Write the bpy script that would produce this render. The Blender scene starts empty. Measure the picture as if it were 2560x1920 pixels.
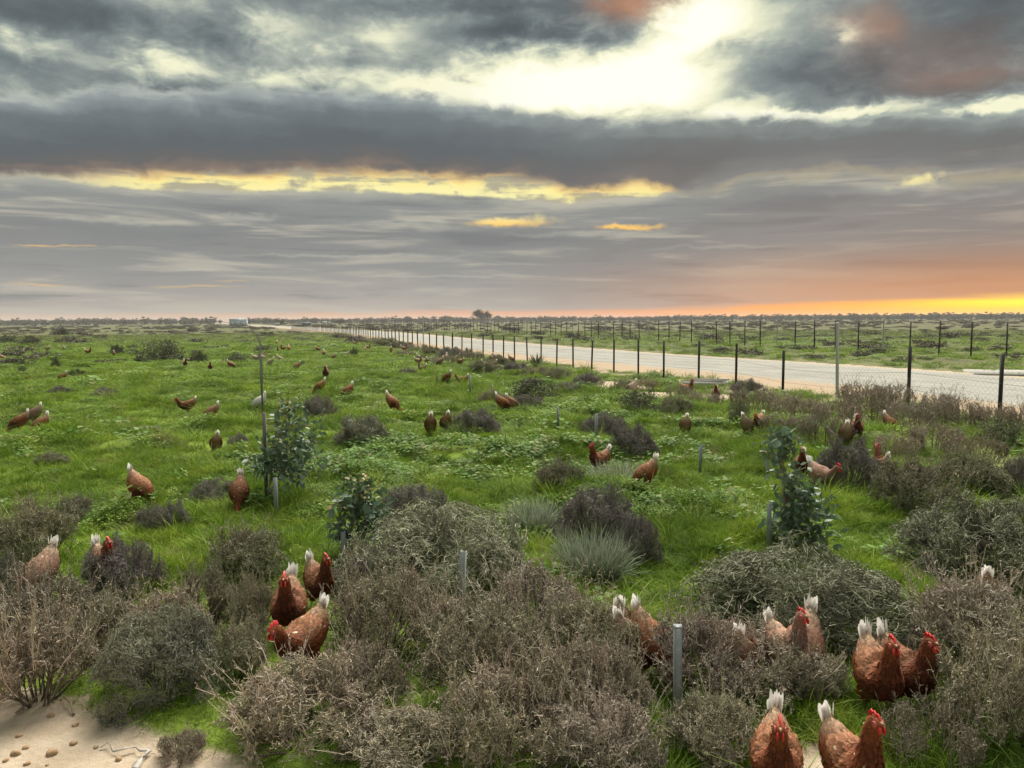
import bpy, math, random
import numpy as np
from mathutils import Vector, Matrix, Euler

S = bpy.context.scene
COL = S.collection
rng = np.random.default_rng(7)
random.seed(7)
R = math.radians

# ------------------------------------------------------------------ camera
CH = 1.8                       # eye height above the ground
F = 1923.0                     # focal length in photo pixels (2560 wide)
PITCH, ROLL = R(4.79), R(-0.36)
fw = Vector((0, math.cos(PITCH), -math.sin(PITCH)))
r0 = Vector((1, 0, 0)); u0 = r0.cross(fw)
rt = math.cos(ROLL)*r0 + math.sin(ROLL)*u0
up = -math.sin(ROLL)*r0 + math.cos(ROLL)*u0
cam_d = bpy.data.cameras.new('camera'); cam = bpy.data.objects.new('camera', cam_d); COL.objects.link(cam)
m = Matrix.Identity(4)
for i in range(3):
    m[i][0] = rt[i]; m[i][1] = up[i]; m[i][2] = -fw[i]
m[2][3] = CH
cam.matrix_world = m
cam_d.sensor_width = 36.0; cam_d.lens = F/2560*36.0; cam_d.clip_end = 9000; cam_d.clip_start = 0.05
S.camera = cam

# ------------------------------------------------------------------ exposure and sun
S.view_settings.view_transform = 'Standard'; S.view_settings.look = 'None'
S.view_settings.gamma = 1.0; S.view_settings.use_curve_mapping = False
S.view_settings.exposure = 1.4
S.render.engine = 'CYCLES'
S.cycles.use_denoising = True; S.cycles.denoiser = 'OPENIMAGEDENOISE'; S.cycles.denoising_prefilter = 'ACCURATE'; S.cycles.denoising_input_passes = 'RGB_ALBEDO_NORMAL'
S.cycles.sample_clamp_indirect = 2.0; S.cycles.sample_clamp_direct = 6.0
S.cycles.max_bounces = 4; S.cycles.diffuse_bounces = 2; S.cycles.transmission_bounces = 2
S.cycles.transparent_max_bounces = 6; S.cycles.volume_bounces = 0
SUN_AZ, SUN_EL = R(11.0), R(52.0)
sd = Vector((math.sin(SUN_AZ)*math.cos(SUN_EL), math.cos(SUN_AZ)*math.cos(SUN_EL), math.sin(SUN_EL)))
sl = bpy.data.lights.new('sun', 'SUN'); sl.energy = 2.7; sl.angle = R(42); sl.color = (1.0, 0.95, 0.86)
so = bpy.data.objects.new('sun', sl); COL.objects.link(so)
so.rotation_euler = sd.to_track_quat('Z', 'Y').to_euler(); so.location = (0, 0, 30)

# ------------------------------------------------------------------ sky
SKY_GAIN = 0.379               # 2**-exposure: the colours below are as the photograph shows them
def lin(c):
    return tuple(((v/255)/12.92 if v/255 <= .04045 else ((v/255+.055)/1.055)**2.4) for v in c)
def ray(px, py):
    return (fw + rt*((px-1280)/F) + up*((960-py)/F)).normalized()
def azel(px, py):
    d = ray(px, py); return math.atan2(d.x, d.y), math.asin(d.z)

W = bpy.data.worlds.new('World'); S.world = W; W.use_nodes = True
nt = W.node_tree; nt.nodes.clear()
def N(t, **kw):
    n = nt.nodes.new(t)
    for k, v in kw.items(): setattr(n, k, v)
    return n
def lk(a, b): nt.links.new(a, b)
def setin(sock, v):
    if isinstance(v, bpy.types.NodeSocket): lk(v, sock)
    else: sock.default_value = v
def MA(op, a, b=0.0, c=0.0, clamp=False):
    n = N('ShaderNodeMath', operation=op, use_clamp=clamp)
    for i, v in enumerate((a, b, c)): setin(n.inputs[i], v)
    return n.outputs[0]
def VM(op, a, b=(0, 0, 0), c=(0, 0, 0), out=0):
    n = N('ShaderNodeVectorMath', operation=op)
    setin(n.inputs[0], a)
    if op != 'LENGTH': setin(n.inputs[1], b)
    if op == 'MULTIPLY_ADD': setin(n.inputs[2], c)
    return n.outputs['Value'] if op in ('DOT_PRODUCT', 'LENGTH') else n.outputs[0]
def MIX(f, a, b, blend='MIX'):
    n = N('ShaderNodeMix', data_type='RGBA', blend_type=blend)
    setin(n.inputs[0], f)
    for i, v in ((6, a), (7, b)):
        setin(n.inputs[i], v if isinstance(v, bpy.types.NodeSocket) else (*v, 1.0))
    return n.outputs[2]
def SMOOTH(x, lo, hi):
    n = N('ShaderNodeMapRange', interpolation_type='SMOOTHSTEP')
    setin(n.inputs[0], x); setin(n.inputs[1], lo); setin(n.inputs[2], hi)
    return n.outputs[0]
def NOISE(vec, scale, detail=6, rough=.55, dist=0.0):
    n = N('ShaderNodeTexNoise')
    lk(vec, n.inputs['Vector']); n.inputs['Scale'].default_value = scale
    n.inputs['Detail'].default_value = detail; n.inputs['Roughness'].default_value = rough
    n.inputs['Distortion'].default_value = dist
    return n.outputs[0], n.outputs[1]
def COMB(x, y, z=0.0):
    n = N('ShaderNodeCombineXYZ')
    for i, v in enumerate((x, y, z)): setin(n.inputs[i], v)
    return n.outputs[0]

def RAMP(x, stops):
    n = N('ShaderNodeValToRGB'); e = n.color_ramp.elements
    while len(e) < len(stops): e.new(.5)
    for el_, (p_, c_) in zip(e, stops): el_.position = p_; el_.color = (*(lin(c_) if max(c_) > 3 else c_), 1)
    setin(n.inputs[0], x); return n.outputs[0]
ELK = .45
def CURVE(pts):
    """an edge of a cloud deck: elevation as a function of bearing, given as photo pixels"""
    n = N('ShaderNodeFloatCurve'); cv = n.mapping.curves[0]; pp = []
    for (px, py) in pts:
        a, e = azel(px, py); pp.append(((a+.8)/1.6, e/ELK))
    pp = [(0.0, pp[0][1])] + pp + [(1.0, pp[-1][1])]
    while len(cv.points) < len(pp): cv.points.new(.5, .5)
    for q_, (x_, y_) in zip(cv.points, pp): q_.location = (x_, y_); q_.handle_type = 'AUTO_CLAMPED'
    n.mapping.update(); setin(n.inputs['Value'], azn)
    return MA('MULTIPLY', n.outputs[0], ELK)
tc = N('ShaderNodeTexCoord'); sep = N('ShaderNodeSeparateXYZ')
nrm = VM('NORMALIZE', tc.outputs['Generated']); lk(nrm, sep.inputs[0])
dx, dy, dz = sep.outputs
el = MA('ARCSINE', dz); az = MA('ARCTAN2', dx, dy)
n1, n1c = NOISE(COMB(az, MA('MULTIPLY', el, 1.9)), 6.0, 6, .58, .3)
n2, n2c = NOISE(COMB(az, MA('MULTIPLY', el, 1.7)), 24.0, 5, .60, .35)
n4, _ = NOISE(COMB(MA('MULTIPLY', az, .30), MA('MULTIPLY_ADD', az, .04, MA('MULTIPLY', el, 3.6))), 15.0, 6, .56, .5)
inv = MA('DIVIDE', 1.0, MA('ADD', MA('MAXIMUM', dz, 0.0), 0.12))
n3, _ = NOISE(COMB(MA('MULTIPLY', dx, inv), MA('MULTIPLY', dy, inv)), 2.1, 7, .60, .45)
sc1 = N('ShaderNodeSeparateColor'); lk(n1c, sc1.inputs[0])
sc2 = N('ShaderNodeSeparateColor'); lk(n2c, sc2.inputs[0])
def C5(v): return MA('SUBTRACT', v, .5)
azw = MA('ADD', az, MA('ADD', MA('MULTIPLY', C5(sc1.outputs[0]), .14), MA('MULTIPLY', C5(sc2.outputs[0]), .07)))
elf = MA('MULTIPLY_ADD', SMOOTH(el, .02, .24), .75, .25)
elw = MA('ADD', el, MA('MULTIPLY', elf, MA('ADD', MA('MULTIPLY', C5(sc1.outputs[1]), .040), MA('MULTIPLY', C5(sc2.outputs[1]), .034))))
azn = MA('DIVIDE', MA('ADD', MA('MULTIPLY_ADD', az, .97, MA('MULTIPLY', azw, .03)), .8), 1.6, clamp=True)
P = COMB(azw, elw, 0.0)
def blob(px, py, rx, ry, w):
    a, e = azel(px, py); ra = rx/F*math.cos(a)**2; re = ry/F*math.cos(a)
    q = VM('MULTIPLY_ADD', P, (1/ra, 1/re, 0), (-a/ra, -e/re, 0))
    return MA('MULTIPLY', MA('POWER', .3679, VM('DOT_PRODUCT', q, q)), w)
def total(lst):
    acc = None
    for b in lst:
        v = blob(*b); acc = v if acc is None else MA('ADD', acc, v)
    return acc
# --- the broken sheet above the long deck
field = MA('ADD', MA('MULTIPLY', C5(n3), 1.15), MA('ADD', MA('MULTIPLY', C5(n1), .9), MA('MULTIPLY', C5(n2), .55)))
field = MA('ADD', field, total([
    (1480, 212, 300, 56, .80), (1780, 45, 125, 85, .80), (1650, 160, 140, 75, .55), (1300, 240, 220, 40, .50), (1130, 205, 150, 30, .35),
    (430, 150, 110, 36, .42), (80, 115, 120, 34, .34), (690, 55, 130, 36, .30), (760, 190, 170, 20, .28), (960, 110, 110, 50, .25),
    (2060, 285, 260, 16, .70), (2500, 270, 140, 18, .70), (1850, 270, 100, 30, .5), (2080, 75, 45, 25, .45)]))
field = MA('SUBTRACT', field, total([
    (2430, 90, 260, 120, .40), (2050, 190, 190, 46, .42), (1800, 130, 100, 26, .45), (100, 25, 320, 50, .42), (1290, 95, 170, 24, .55), (1100, 15, 320, 25, .40),
    (560, 100, 140, 28, .22), (1560, 5, 90, 30, .40), (300, 205, 420, 22, .15), (2400, 215, 260, 34, .35)]))
clear = MIX(SMOOTH(VM('DOT_PRODUCT', nrm, tuple(ray(1620, 140))), .955, .998), lin((250, 248, 212)), (1.12, 1.10, .96))
upper = RAMP(MA('MULTIPLY_ADD', field, .74, .455), [(.0, (86, 94, 98)), (.22, (104, 113, 116)), (.42, (138, 148, 146)), (.56, (176, 184, 172)), (.68, (226, 228, 200)), (.80, (250, 248, 214))])
sky = N('ShaderNodeTexSky', sky_type='NISHITA', sun_disc=False)
sky.sun_elevation = SUN_EL; sky.sun_rotation = SUN_AZ; sky.dust_density = 3.0
clear = MIX(.10, clear, MIX(1.0, sky.outputs[0], (.08, .08, .08), 'MULTIPLY'))
upper = MIX(SMOOTH(field, .34, .86), upper, clear)
pink = total([(1590, 2, 110, 40, .8), (2130, 60, 90, 50, .42), (2300, 130, 200, 60, .16), (2420, 190, 200, 40, .25)])
upper = MIX(MA('MULTIPLY', MA('MULTIPLY', pink, .75, clamp=True), SMOOTH(field, .75, .2)), upper, lin((216, 154, 112)))
upper = MIX(1.0, upper, MIX(SMOOTH(el, .45, 1.2), (1.0, 1.0, 1.0), (2.0, 2.0, 1.97)), 'MULTIPLY')     # an overcast sky is brighter overhead
# --- the long dark deck: its top edge, its underside, and the top of the lower deck beneath the yellow gap
T1 = CURVE([(0, 225), (300, 215), (600, 222), (900, 228), (1130, 246), (1360, 284), (1600, 292), (1850, 296), (2200, 292), (2560, 286)])
B1 = CURVE([(0, 436), (180, 430), (400, 430), (750, 424), (900, 422), (1080, 434), (1300, 442), (1390, 452), (1450, 470), (1520, 462), (1610, 450), (1670, 462), (1720, 478), (1850, 440), (2050, 420), (2560, 420)])
T2 = CURVE([(0, 438), (120, 444), (220, 456), (340, 470), (560, 476), (900, 477), (1150, 486), (1300, 496), (1410, 503), (1540, 492), (1650, 480), (1720, 468), (1850, 425), (2050, 400), (2560, 400)])
ed1 = MA('ADD', T1, MA('ADD', MA('MULTIPLY', C5(n2), .030), MA('MULTIPLY', C5(n1), .022)))
ed2 = MA('ADD', T2, MA('ADD', MA('MULTIPLY', C5(n2), .012), MA('MULTIPLY', C5(n1), .008)))
edb = MA('ADD', B1, MA('ADD', MA('MULTIPLY', C5(n2), .026), MA('MULTIPLY', C5(n1), .014)))
u = MA('DIVIDE', MA('SUBTRACT', MA('MULTIPLY_ADD', C5(n1), .030, ed1), el), MA('SUBTRACT', T1, B1))
u = MA('ADD', u, MA('MULTIPLY', C5(n4), .30))
deckL = RAMP(u, [(.0, (184, 191, 184)), (.10, (148, 157, 157)), (.30, (114, 123, 126)), (.62, (98, 105, 109)), (.86, (107, 106, 105)), (1.0, (136, 121, 110))])
deckR = RAMP(u, [(.0, (176, 182, 172)), (.12, (136, 142, 140)), (.35, (118, 121, 119)), (.65, (114, 112, 110)), (1.0, (128, 122, 118))])
deck = MIX(SMOOTH(az, -.15, .30), deckL, deckR)
m1 = SMOOTH(MA('SUBTRACT', ed1, el), -.006, .008)
out = MIX(m1, upper, deck)
# --- the yellow gap
gcol = RAMP(SMOOTH(MA('SUBTRACT', edb, el), .0, .028), [(.0, (250, 214, 140)), (.35, (255, 240, 160)), (1.0, (255, 246, 178))])
gcol = MIX(SMOOTH(az, -.40, -.58), gcol, lin((196, 196, 176)))
gcol = MIX(MA('MULTIPLY', SMOOTH(MA('ADD', MA('MULTIPLY', n4, .55), MA('MULTIPLY', n2, .45)), .47, .58), .9), gcol, lin((168, 164, 146)))
mg = MA('MULTIPLY', SMOOTH(MA('SUBTRACT', edb, el), -.005, .009), SMOOTH(MA('ABSOLUTE', az), .75, .60))
out = MIX(mg, out, gcol)
# --- the lower deck down to the horizon, streaked, warming to the right
v_ = MA('DIVIDE', MA('SUBTRACT', ed2, el), .168)
v_ = MA('MAXIMUM', v_, MA('MULTIPLY', MA('ADD', SMOOTH(az, .17, .26), SMOOTH(az, -.62, -.75)), .22))
lowd = RAMP(MA('ADD', v_, MA('MULTIPLY', C5(n1), .10)), [(.0, (178, 178, 164)), (.07, (146, 149, 146)), (.30, (136, 138, 137)), (.55, (150, 150, 147)), (.78, (172, 167, 159)), (1.0, (200, 184, 168))])
lowd = MIX(MA('MULTIPLY', SMOOTH(n4, .50, .66), .70), lowd, lin((194, 188, 172)))
lowd = MIX(MA('MULTIPLY', SMOOTH(n4, .47, .30), .50), lowd, lin((114, 115, 117)))
front = SMOOTH(MA('ABSOLUTE', az), 1.9, 1.0)
west = MA('MULTIPLY', SMOOTH(az, -.10, .62), front)
lowd = MIX(MA('MULTIPLY', west, MA('MULTIPLY', SMOOTH(el, .20, .02), .74)), lowd, MIX(SMOOTH(el, .10, .025), lin((152, 128, 114)), lin((222, 144, 78))))
lowd = MIX(SMOOTH(total([
    (1270, 553, 105, 12, 1.0), (1545, 567, 60, 7, .85), (2258, 458, 55, 15, 1.0), (2325, 440, 26, 14, .7), (120, 612, 100, 4, .55), (90, 714, 110, 4, .5), (520, 716, 120, 3, .5), (600, 702, 60, 3, .4)]), .12, .95),
    lowd, MIX(SMOOTH(el, .115, .135), lin((255, 206, 112)), lin((255, 240, 166))))
lowd = MIX(MA('MULTIPLY', SMOOTH(total([(300, 553, 150, 10, .6), (640, 545, 90, 9, .55), (1000, 566, 200, 12, .55), (1450, 585, 260, 10, .4), (1800, 620, 260, 6, .4), (900, 640, 400, 5, .5), (500, 675, 300, 4, .5), (1150, 690, 300, 4, .45), (2250, 470, 160, 22, .5), (2450, 490, 150, 10, .35)]), .1, .7), .55), lowd, lin((196, 194, 178)))
m2 = SMOOTH(MA('SUBTRACT', ed2, el), MA('MULTIPLY_ADD', SMOOTH(az, .17, .30), -.03, -.0015), MA('MULTIPLY_ADD', SMOOTH(az, .17, .30), .03, .004))
out = MIX(m2, out, lowd)
# --- the clear strip on the horizon under the lower deck
strip_top = MA('MULTIPLY_ADD', SMOOTH(az, .10, .60), .0135, .0140)
strip = SMOOTH(MA('ADD', el, MA('MULTIPLY', C5(n4), .016)), strip_top, MA('MULTIPLY', strip_top, .55))
glow = SMOOTH(MA('MULTIPLY', az, front), .12, .60)
strip_c = MIX(glow, MIX(SMOOTH(az, -.6, .15), lin((216, 184, 154)), lin((250, 172, 116))), (1.5, .72, .020))
strip_c = MIX(MA('MULTIPLY', SMOOTH(az, .05, .40), MA('SUBTRACT', 1.0, glow)), strip_c, (1.25, .42, .06))
strip_c = MIX(MA('MULTIPLY', SMOOTH(MA('MULTIPLY', az, front), .42, .62), SMOOTH(el, .006, .018)), strip_c, (1.7, 1.15, .04))
out = MIX(MA('MULTIPLY', strip, MA('MULTIPLY_ADD', west, .28, .72)), out, strip_c)
bg = N('ShaderNodeBackground'); lk(out, bg.inputs[0]); bg.inputs[1].default_value = SKY_GAIN
wo = N('ShaderNodeOutputWorld'); lk(bg.outputs[0], wo.inputs[0])
W.cycles.sampling_method = 'MANUAL'; W.cycles.sample_map_resolution = 512

# ------------------------------------------------------------------ layout helpers
def G(px, py, z=0.0):
    """the spot on the ground that a photo pixel looks at"""
    d = fw + rt*((px-1280)/F) + up*((960-py)/F)
    t = (z-CH)/d.z
    return d.x*t, d.y*t
def pixcol(x, y, z=0.0):
    v = Vector((x, y, z-CH)); return 1280 + F*v.dot(rt)/v.dot(fw)
def _hash(ix, iy, s):
    h = (ix.astype(np.int64)*374761393 + iy.astype(np.int64)*668265263 + s*974634777) & 0xFFFFFFFF
    h = ((h ^ (h >> 13))*1274126177) & 0xFFFFFFFF
    return ((h ^ (h >> 16)) & 0xFFFF)/65535.0
def vn(x, y, s=0):
    x = np.asarray(x, float); y = np.asarray(y, float)
    ix = np.floor(x); iy = np.floor(y); fx = x-ix; fy = y-iy
    fx = fx*fx*(3-2*fx); fy = fy*fy*(3-2*fy)
    a = _hash(ix, iy, s); b = _hash(ix+1, iy, s); c = _hash(ix, iy+1, s); d = _hash(ix+1, iy+1, s)
    return (a*(1-fx)+b*fx)*(1-fy) + (c*(1-fx)+d*fx)*fy
def fbm(x, y, s=0, o=3):
    t = 0; a = .5; k = 1
    for i in range(o):
        t = t + a*vn(np.asarray(x)*k, np.asarray(y)*k, s+i); a *= .5; k *= 2.03
    return t/(1-.5**o)
def sst(x, a, b):
    t = np.clip((np.asarray(x, float)-a)/(b-a), 0, 1); return t*t*(3-2*t)

# road: the edge nearer the camera, as (y, x)
RE = np.array([(-60, 21.5), (-20, 15.5), (3, 11.9), (14.2, 9.6), (23, 6.7), (36, .8), (64.5, -9.2), (100, -20.5), (147, -38), (223, -69), (400, -143), (700, -268), (1200, -478)], float)
def _mono(xs, ys, x):
    m_ = np.gradient(ys, xs); i = np.clip(np.searchsorted(xs, x)-1, 0, len(xs)-2)
    h = xs[i+1]-xs[i]; t = (x-xs[i])/h
    return (2*t**3-3*t**2+1)*ys[i] + (t**3-2*t**2+t)*h*m_[i] + (-2*t**3+3*t**2)*ys[i+1] + (t**3-t**2)*h*m_[i+1]
def redge(y): return _mono(RE[:, 0], RE[:, 1], np.clip(np.asarray(y, float), -59, 1190))
def rdist(x, y):
    """distance past the road's near edge, positive on the road side (approximate, across the road)"""
    y = np.asarray(y, float); s = (redge(y+.5)-redge(y-.5))
    return (np.asarray(x, float)-redge(y))/np.sqrt(1+s*s)
RW = 7.1
def sandmask(x, y):
    x = np.asarray(x, float); y = np.asarray(y, float)
    n = fbm(x*1.7, y*1.7, 11, 4)-.5
    d = (y-3.50) + np.maximum(x+1.95, -.1)*.62 + n*.40           # bare corner at the lower left
    m1 = sst(d, .12, -.16)
    rd = rdist(x, y)
    m2 = sst(rd + (fbm(x*.9, y*.9, 21)-.5)*1.6, -1.5, -.3) * (rd < RW+1.0)
    m3 = 0
    for (px, py, rr) in ((2440, 1196, .42), (1545, 968, 1.1), (1650, 985, .9), (1500, 955, .9), (1330, 1010, .35), (1800, 990, .7), (2060, 1930, .20), (1850, 1990, .2)):
        gx, gy = G(px, py); m3 = np.maximum(m3, sst(np.hypot(x-gx, (y-gy)*.8)+n*.8*rr, rr, rr*.55))
    return np.maximum(np.maximum(m1, m2), m3)
def hgt(x, y):
    x = np.asarray(x, float); y = np.asarray(y, float); r = np.hypot(x, y)
    near = 1-sst(r, 45, 110)
    h = (fbm(x*1.15, y*1.15, 1, 2)-.5)*.24 + (vn(x*3.1, y*3.1, 5)-.5)*.06
    h = h*near*(1-.85*sandmask(x, y)) * sst(r, 1.5, 6.0)
    h = h + (fbm(x*.22, y*.22, 3, 2)-.5)*.10*sst(r, 4, 12)*(1-sst(r, 150, 300))
    rd = rdist(x, y)
    flat = sst(rd, -2.2, -.5)*(1-sst(rd, RW+.5, RW+2.2))
    return h*(1-flat)
def gz(x, y): return float(hgt(x, y))

def mesh(name, v, f, mats=(), smooth=False, attrs=None, mi=None):
    """v (n,3); f list of index arrays, each (k,3) or (k,4)"""
    v = np.asarray(v, np.float32); fl = [np.asarray(q, np.int32) for q in (f if isinstance(f, list) else [f]) if len(q)]
    me = bpy.data.meshes.new(name)
    me.vertices.add(len(v)); me.vertices.foreach_set('co', v.ravel())
    nl = sum(q.size for q in fl); nf = sum(len(q) for q in fl)
    me.loops.add(nl); me.loops.foreach_set('vertex_index', np.concatenate([q.ravel() for q in fl]))
    tot = np.concatenate([np.full(len(q), q.shape[1], np.int32) for q in fl])
    me.polygons.add(nf); me.polygons.foreach_set('loop_start', np.concatenate([[0], np.cumsum(tot)[:-1]]).astype(np.int32))
    me.polygons.foreach_set('loop_total', tot)
    if smooth: me.polygons.foreach_set('use_smooth', np.ones(nf, bool))
    if mi is not None: me.polygons.foreach_set('material_index', np.asarray(mi, np.int32))
    for mm in mats: me.materials.append(mm)
    for k, a in (attrs or {}).items():
        a = np.asarray(a, np.float32)
        if a.ndim == 2:
            at = me.attributes.new(k, 'FLOAT_COLOR', 'POINT'); at.data.foreach_set('color', np.c_[a, np.ones(len(a), np.float32)].astype(np.float32).ravel())
        else:
            at = me.attributes.new(k, 'FLOAT', 'POINT'); at.data.foreach_set('value', a)
    me.update(calc_edges=True)
    return me
def obj(name, me, parent=None, loc=(0, 0, 0), rot=(0, 0, 0), scl=(1, 1, 1)):
    o = bpy.data.objects.new(name, me); COL.objects.link(o)
    o.parent = parent; o.location = loc; o.rotation_euler = rot; o.scale = scl
    return o
def tag(o, label=None, cat=None, group=None, kind=None):
    if label: o['label'] = label
    if cat: o['category'] = cat
    if group: o['group'] = group
    if kind: o['kind'] = kind
    return o
def thing(name, label, cat, loc=(0, 0, 0), rz=0.0, group=None, scl=(1, 1, 1)):
    return tag(obj(name, None, None, loc, (0, 0, rz), scl), label, cat, group)
class MB:
    """collects shapes into one mesh"""
    def __init__(s): s.v = []; s.f = []; s.n = 0; s.q = {}
    def add(s, v, f):
        v = np.asarray(v, float); s.v.append(v)
        for a in (f if isinstance(f, list) else [f]):
            if len(a): s.f.append(np.asarray(a, np.int32)+s.n)
        s.n += len(v); return s
    def box(s, c, d, rz=0.0, taper=1.0):
        k = np.array([[x, y, z] for z in (-.5, .5) for y in (-.5, .5) for x in (-.5, .5)], float)
        k[4:, :2] *= taper; k = k*np.array(d); ca, sa = math.cos(rz), math.sin(rz)
        k = np.c_[k[:, 0]*ca-k[:, 1]*sa, k[:, 0]*sa+k[:, 1]*ca, k[:, 2]] + np.array(c)
        return s.add(k, np.array([[0, 2, 3, 1], [4, 5, 7, 6], [0, 1, 5, 4], [2, 6, 7, 3], [0, 4, 6, 2], [1, 3, 7, 5]]))
    def tube(s, P, rad, k=6):
        v, f = tubes(np.asarray(P, float)[None], np.broadcast_to(np.asarray(rad, float), (1, len(P))), k)
        s.add(v, f); n = len(P)
        s.f.append(np.array([[s.n-k+i for i in range(k)][:4]]) if k == 4 else np.array([[s.n-k, s.n-k+i, s.n-k+i+1] for i in range(1, k-1)]))
        return s
    def done(s, name, mats=(), smooth=False, attrs=None, mi=None):
        return mesh(name, np.concatenate(s.v), s.f, mats, smooth, attrs, mi)
def tubes(P, Rd, k=3):
    """P (n,m,3) polylines, Rd (n,m) radii -> verts, quads"""
    n, m_, _ = P.shape
    T = np.gradient(P, axis=1); T /= np.linalg.norm(T, axis=2, keepdims=True)+1e-9
    ref = np.where(np.abs(T[..., 2:3]) > .9, np.array([1., 0, 0]), np.array([0, 0, 1.]))
    A = np.cross(T, ref); A /= np.linalg.norm(A, axis=2, keepdims=True)+1e-9; B = np.cross(T, A)
    an = np.arange(k)*2*np.pi/k
    V = P[:, :, None, :] + Rd[:, :, None, None]*(A[:, :, None, :]*np.cos(an)[None, None, :, None] + B[:, :, None, :]*np.sin(an)[None, None, :, None])
    base = (np.arange(n)[:, None, None]*m_ + np.arange(m_-1)[None, :, None])*k
    i = np.arange(k)[None, None, :]; j = (np.arange(k)+1)[None, None, :] % k
    Q = np.stack([base+i, base+j, base+k+j, base+k+i], -1).reshape(-1, 4)
    return V.reshape(-1, 3), Q
def ribbons(P, Wd, side):
    """flat strips: P (n,m,3), Wd (n,m), side (n,3)"""
    n, m_, _ = P.shape
    s = side[:, None, :]*Wd[:, :, None]*.5
    V = np.stack([P-s, P+s], 2).reshape(-1, 3)
    b = (np.arange(n)[:, None]*m_ + np.arange(m_-1)[None, :])*2
    return V, np.stack([b, b+1, b+3, b+2], -1).reshape(-1, 4)
def unit(a): return a/(np.linalg.norm(a, axis=-1, keepdims=True)+1e-9)

# ------------------------------------------------------------------ materials
def newmat(name):
    global nt
    mt = bpy.data.materials.new(name); mt.use_nodes = True; nt = mt.node_tree; nt.nodes.clear()
    return mt
def finish(col, rough=.9, transl=0.0, bump=None, metal=0.0, spec=.3, tcol=None):
    b = N('ShaderNodeBsdfPrincipled'); setin(b.inputs['Base Color'], col if isinstance(col, bpy.types.NodeSocket) else (*col, 1))
    setin(b.inputs['Roughness'], rough); b.inputs['Metallic'].default_value = metal; b.inputs['Specular IOR Level'].default_value = spec
    if bump is not None:
        bn = N('ShaderNodeBump'); lk(bump[0], bn.inputs['Height']); bn.inputs['Strength'].default_value = bump[1]; bn.inputs['Distance'].default_value = bump[2]
        lk(bn.outputs[0], b.inputs['Normal'])
    o = N('ShaderNodeOutputMaterial'); s_ = b.outputs[0]
    if transl > 0:
        t = N('ShaderNodeBsdfTranslucent'); setin(t.inputs[0], tcol if tcol is not None else (col if isinstance(col, bpy.types.NodeSocket) else (*col, 1)))
        mx = N('ShaderNodeMixShader'); mx.inputs[0].default_value = transl; lk(s_, mx.inputs[1]); lk(t.outputs[0], mx.inputs[2]); s_ = mx.outputs[0]
    lk(s_, o.inputs[0])
def ATT(name, kind='GEOMETRY'):
    n = N('ShaderNodeAttribute', attribute_type=kind, attribute_name=name); return n
def pos(): return N('ShaderNodeNewGeometry').outputs['Position']
def opos(): return N('ShaderNodeTexCoord').outputs['Object']
def rnd(): return N('ShaderNodeObjectInfo').outputs['Random']

def veg_mat(name, inner, tip, patch=None, transl=.0, var=.35, rough=.9, pscale=1.2):
    """plant colour: from inner wood to tips, varied by plant, by strand and by patches along the ground"""
    mt = newmat(name)
    c = MIX(ATT('lv').outputs['Fac'], inner, tip)
    if patch is not None:
        n, _ = NOISE(pos(), pscale, 3, .6); c = MIX(SMOOTH(n, .42, .62), c, MIX(ATT('lv').outputs['Fac'], inner, patch))
    hu = ATT('hue', 'OBJECT').outputs['Fac']
    c = MIX(MA('MULTIPLY', SMOOTH(hu, .55, 1.0), .55), c, MIX(ATT('lv').outputs['Fac'], (.15, .145, .09), (.30, .30, .19)))
    c = MIX(MA('MULTIPLY', SMOOTH(hu, .45, .0), .45), c, MIX(ATT('lv').outputs['Fac'], (.15, .125, .11), (.33, .29, .25)))
    v = MA('MULTIPLY_ADD', ATT('hue2', 'OBJECT').outputs['Fac'], var, 1-var*.5)
    v = MA('MULTIPLY', v, MA('MULTIPLY_ADD', ATT('rv').outputs['Fac'], .9, .55))
    c = MIX(1.0, c, COMB(v, v, v), 'MULTIPLY')
    finish(c, rough, transl, spec=.15); return mt
M = {}
M['brown_twig'] = veg_mat('brown_twig', (.17, .135, .105), (.43, .345, .275), (.345, .31, .215), pscale=2.2)
M['brown_seed'] = veg_mat('brown_seed', (.30, .23, .175), (.40, .315, .245), (.32, .275, .19), pscale=2.2)
M['grey_twig'] = veg_mat('grey_twig', (.10, .095, .075), (.29, .29, .20), (.22, .21, .165), pscale=2.5)
M['grey_leaf'] = veg_mat('grey_leaf', (.15, .16, .10), (.27, .28, .185), transl=.1)
M['purple_twig'] = veg_mat('purple_twig', (.13, .105, .10), (.27, .225, .215), (.27, .26, .215), pscale=2.0)
M['silver_leaf'] = veg_mat('silver_leaf', (.16, .20, .11), (.40, .43, .32), transl=.12)
M['dark_leaf'] = veg_mat('dark_leaf', (.06, .08, .035), (.12, .155, .07), (.15, .15, .085), transl=.1)
M['far_leaf'] = veg_mat('far_leaf', (.085, .09, .045), (.16, .16, .085), (.17, .15, .095), transl=.1)
M['olive_twig'] = veg_mat('olive_twig', (.17, .15, .10), (.30, .285, .17), (.30, .24, .17), pscale=1.5)
M['wisp'] = veg_mat('wisp', (.26, .21, .15), (.40, .31, .245), (.30, .26, .20), pscale=1.0)
M['bush_wood'] = veg_mat('bush_wood', (.16, .125, .10), (.2, .16, .12))

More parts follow.
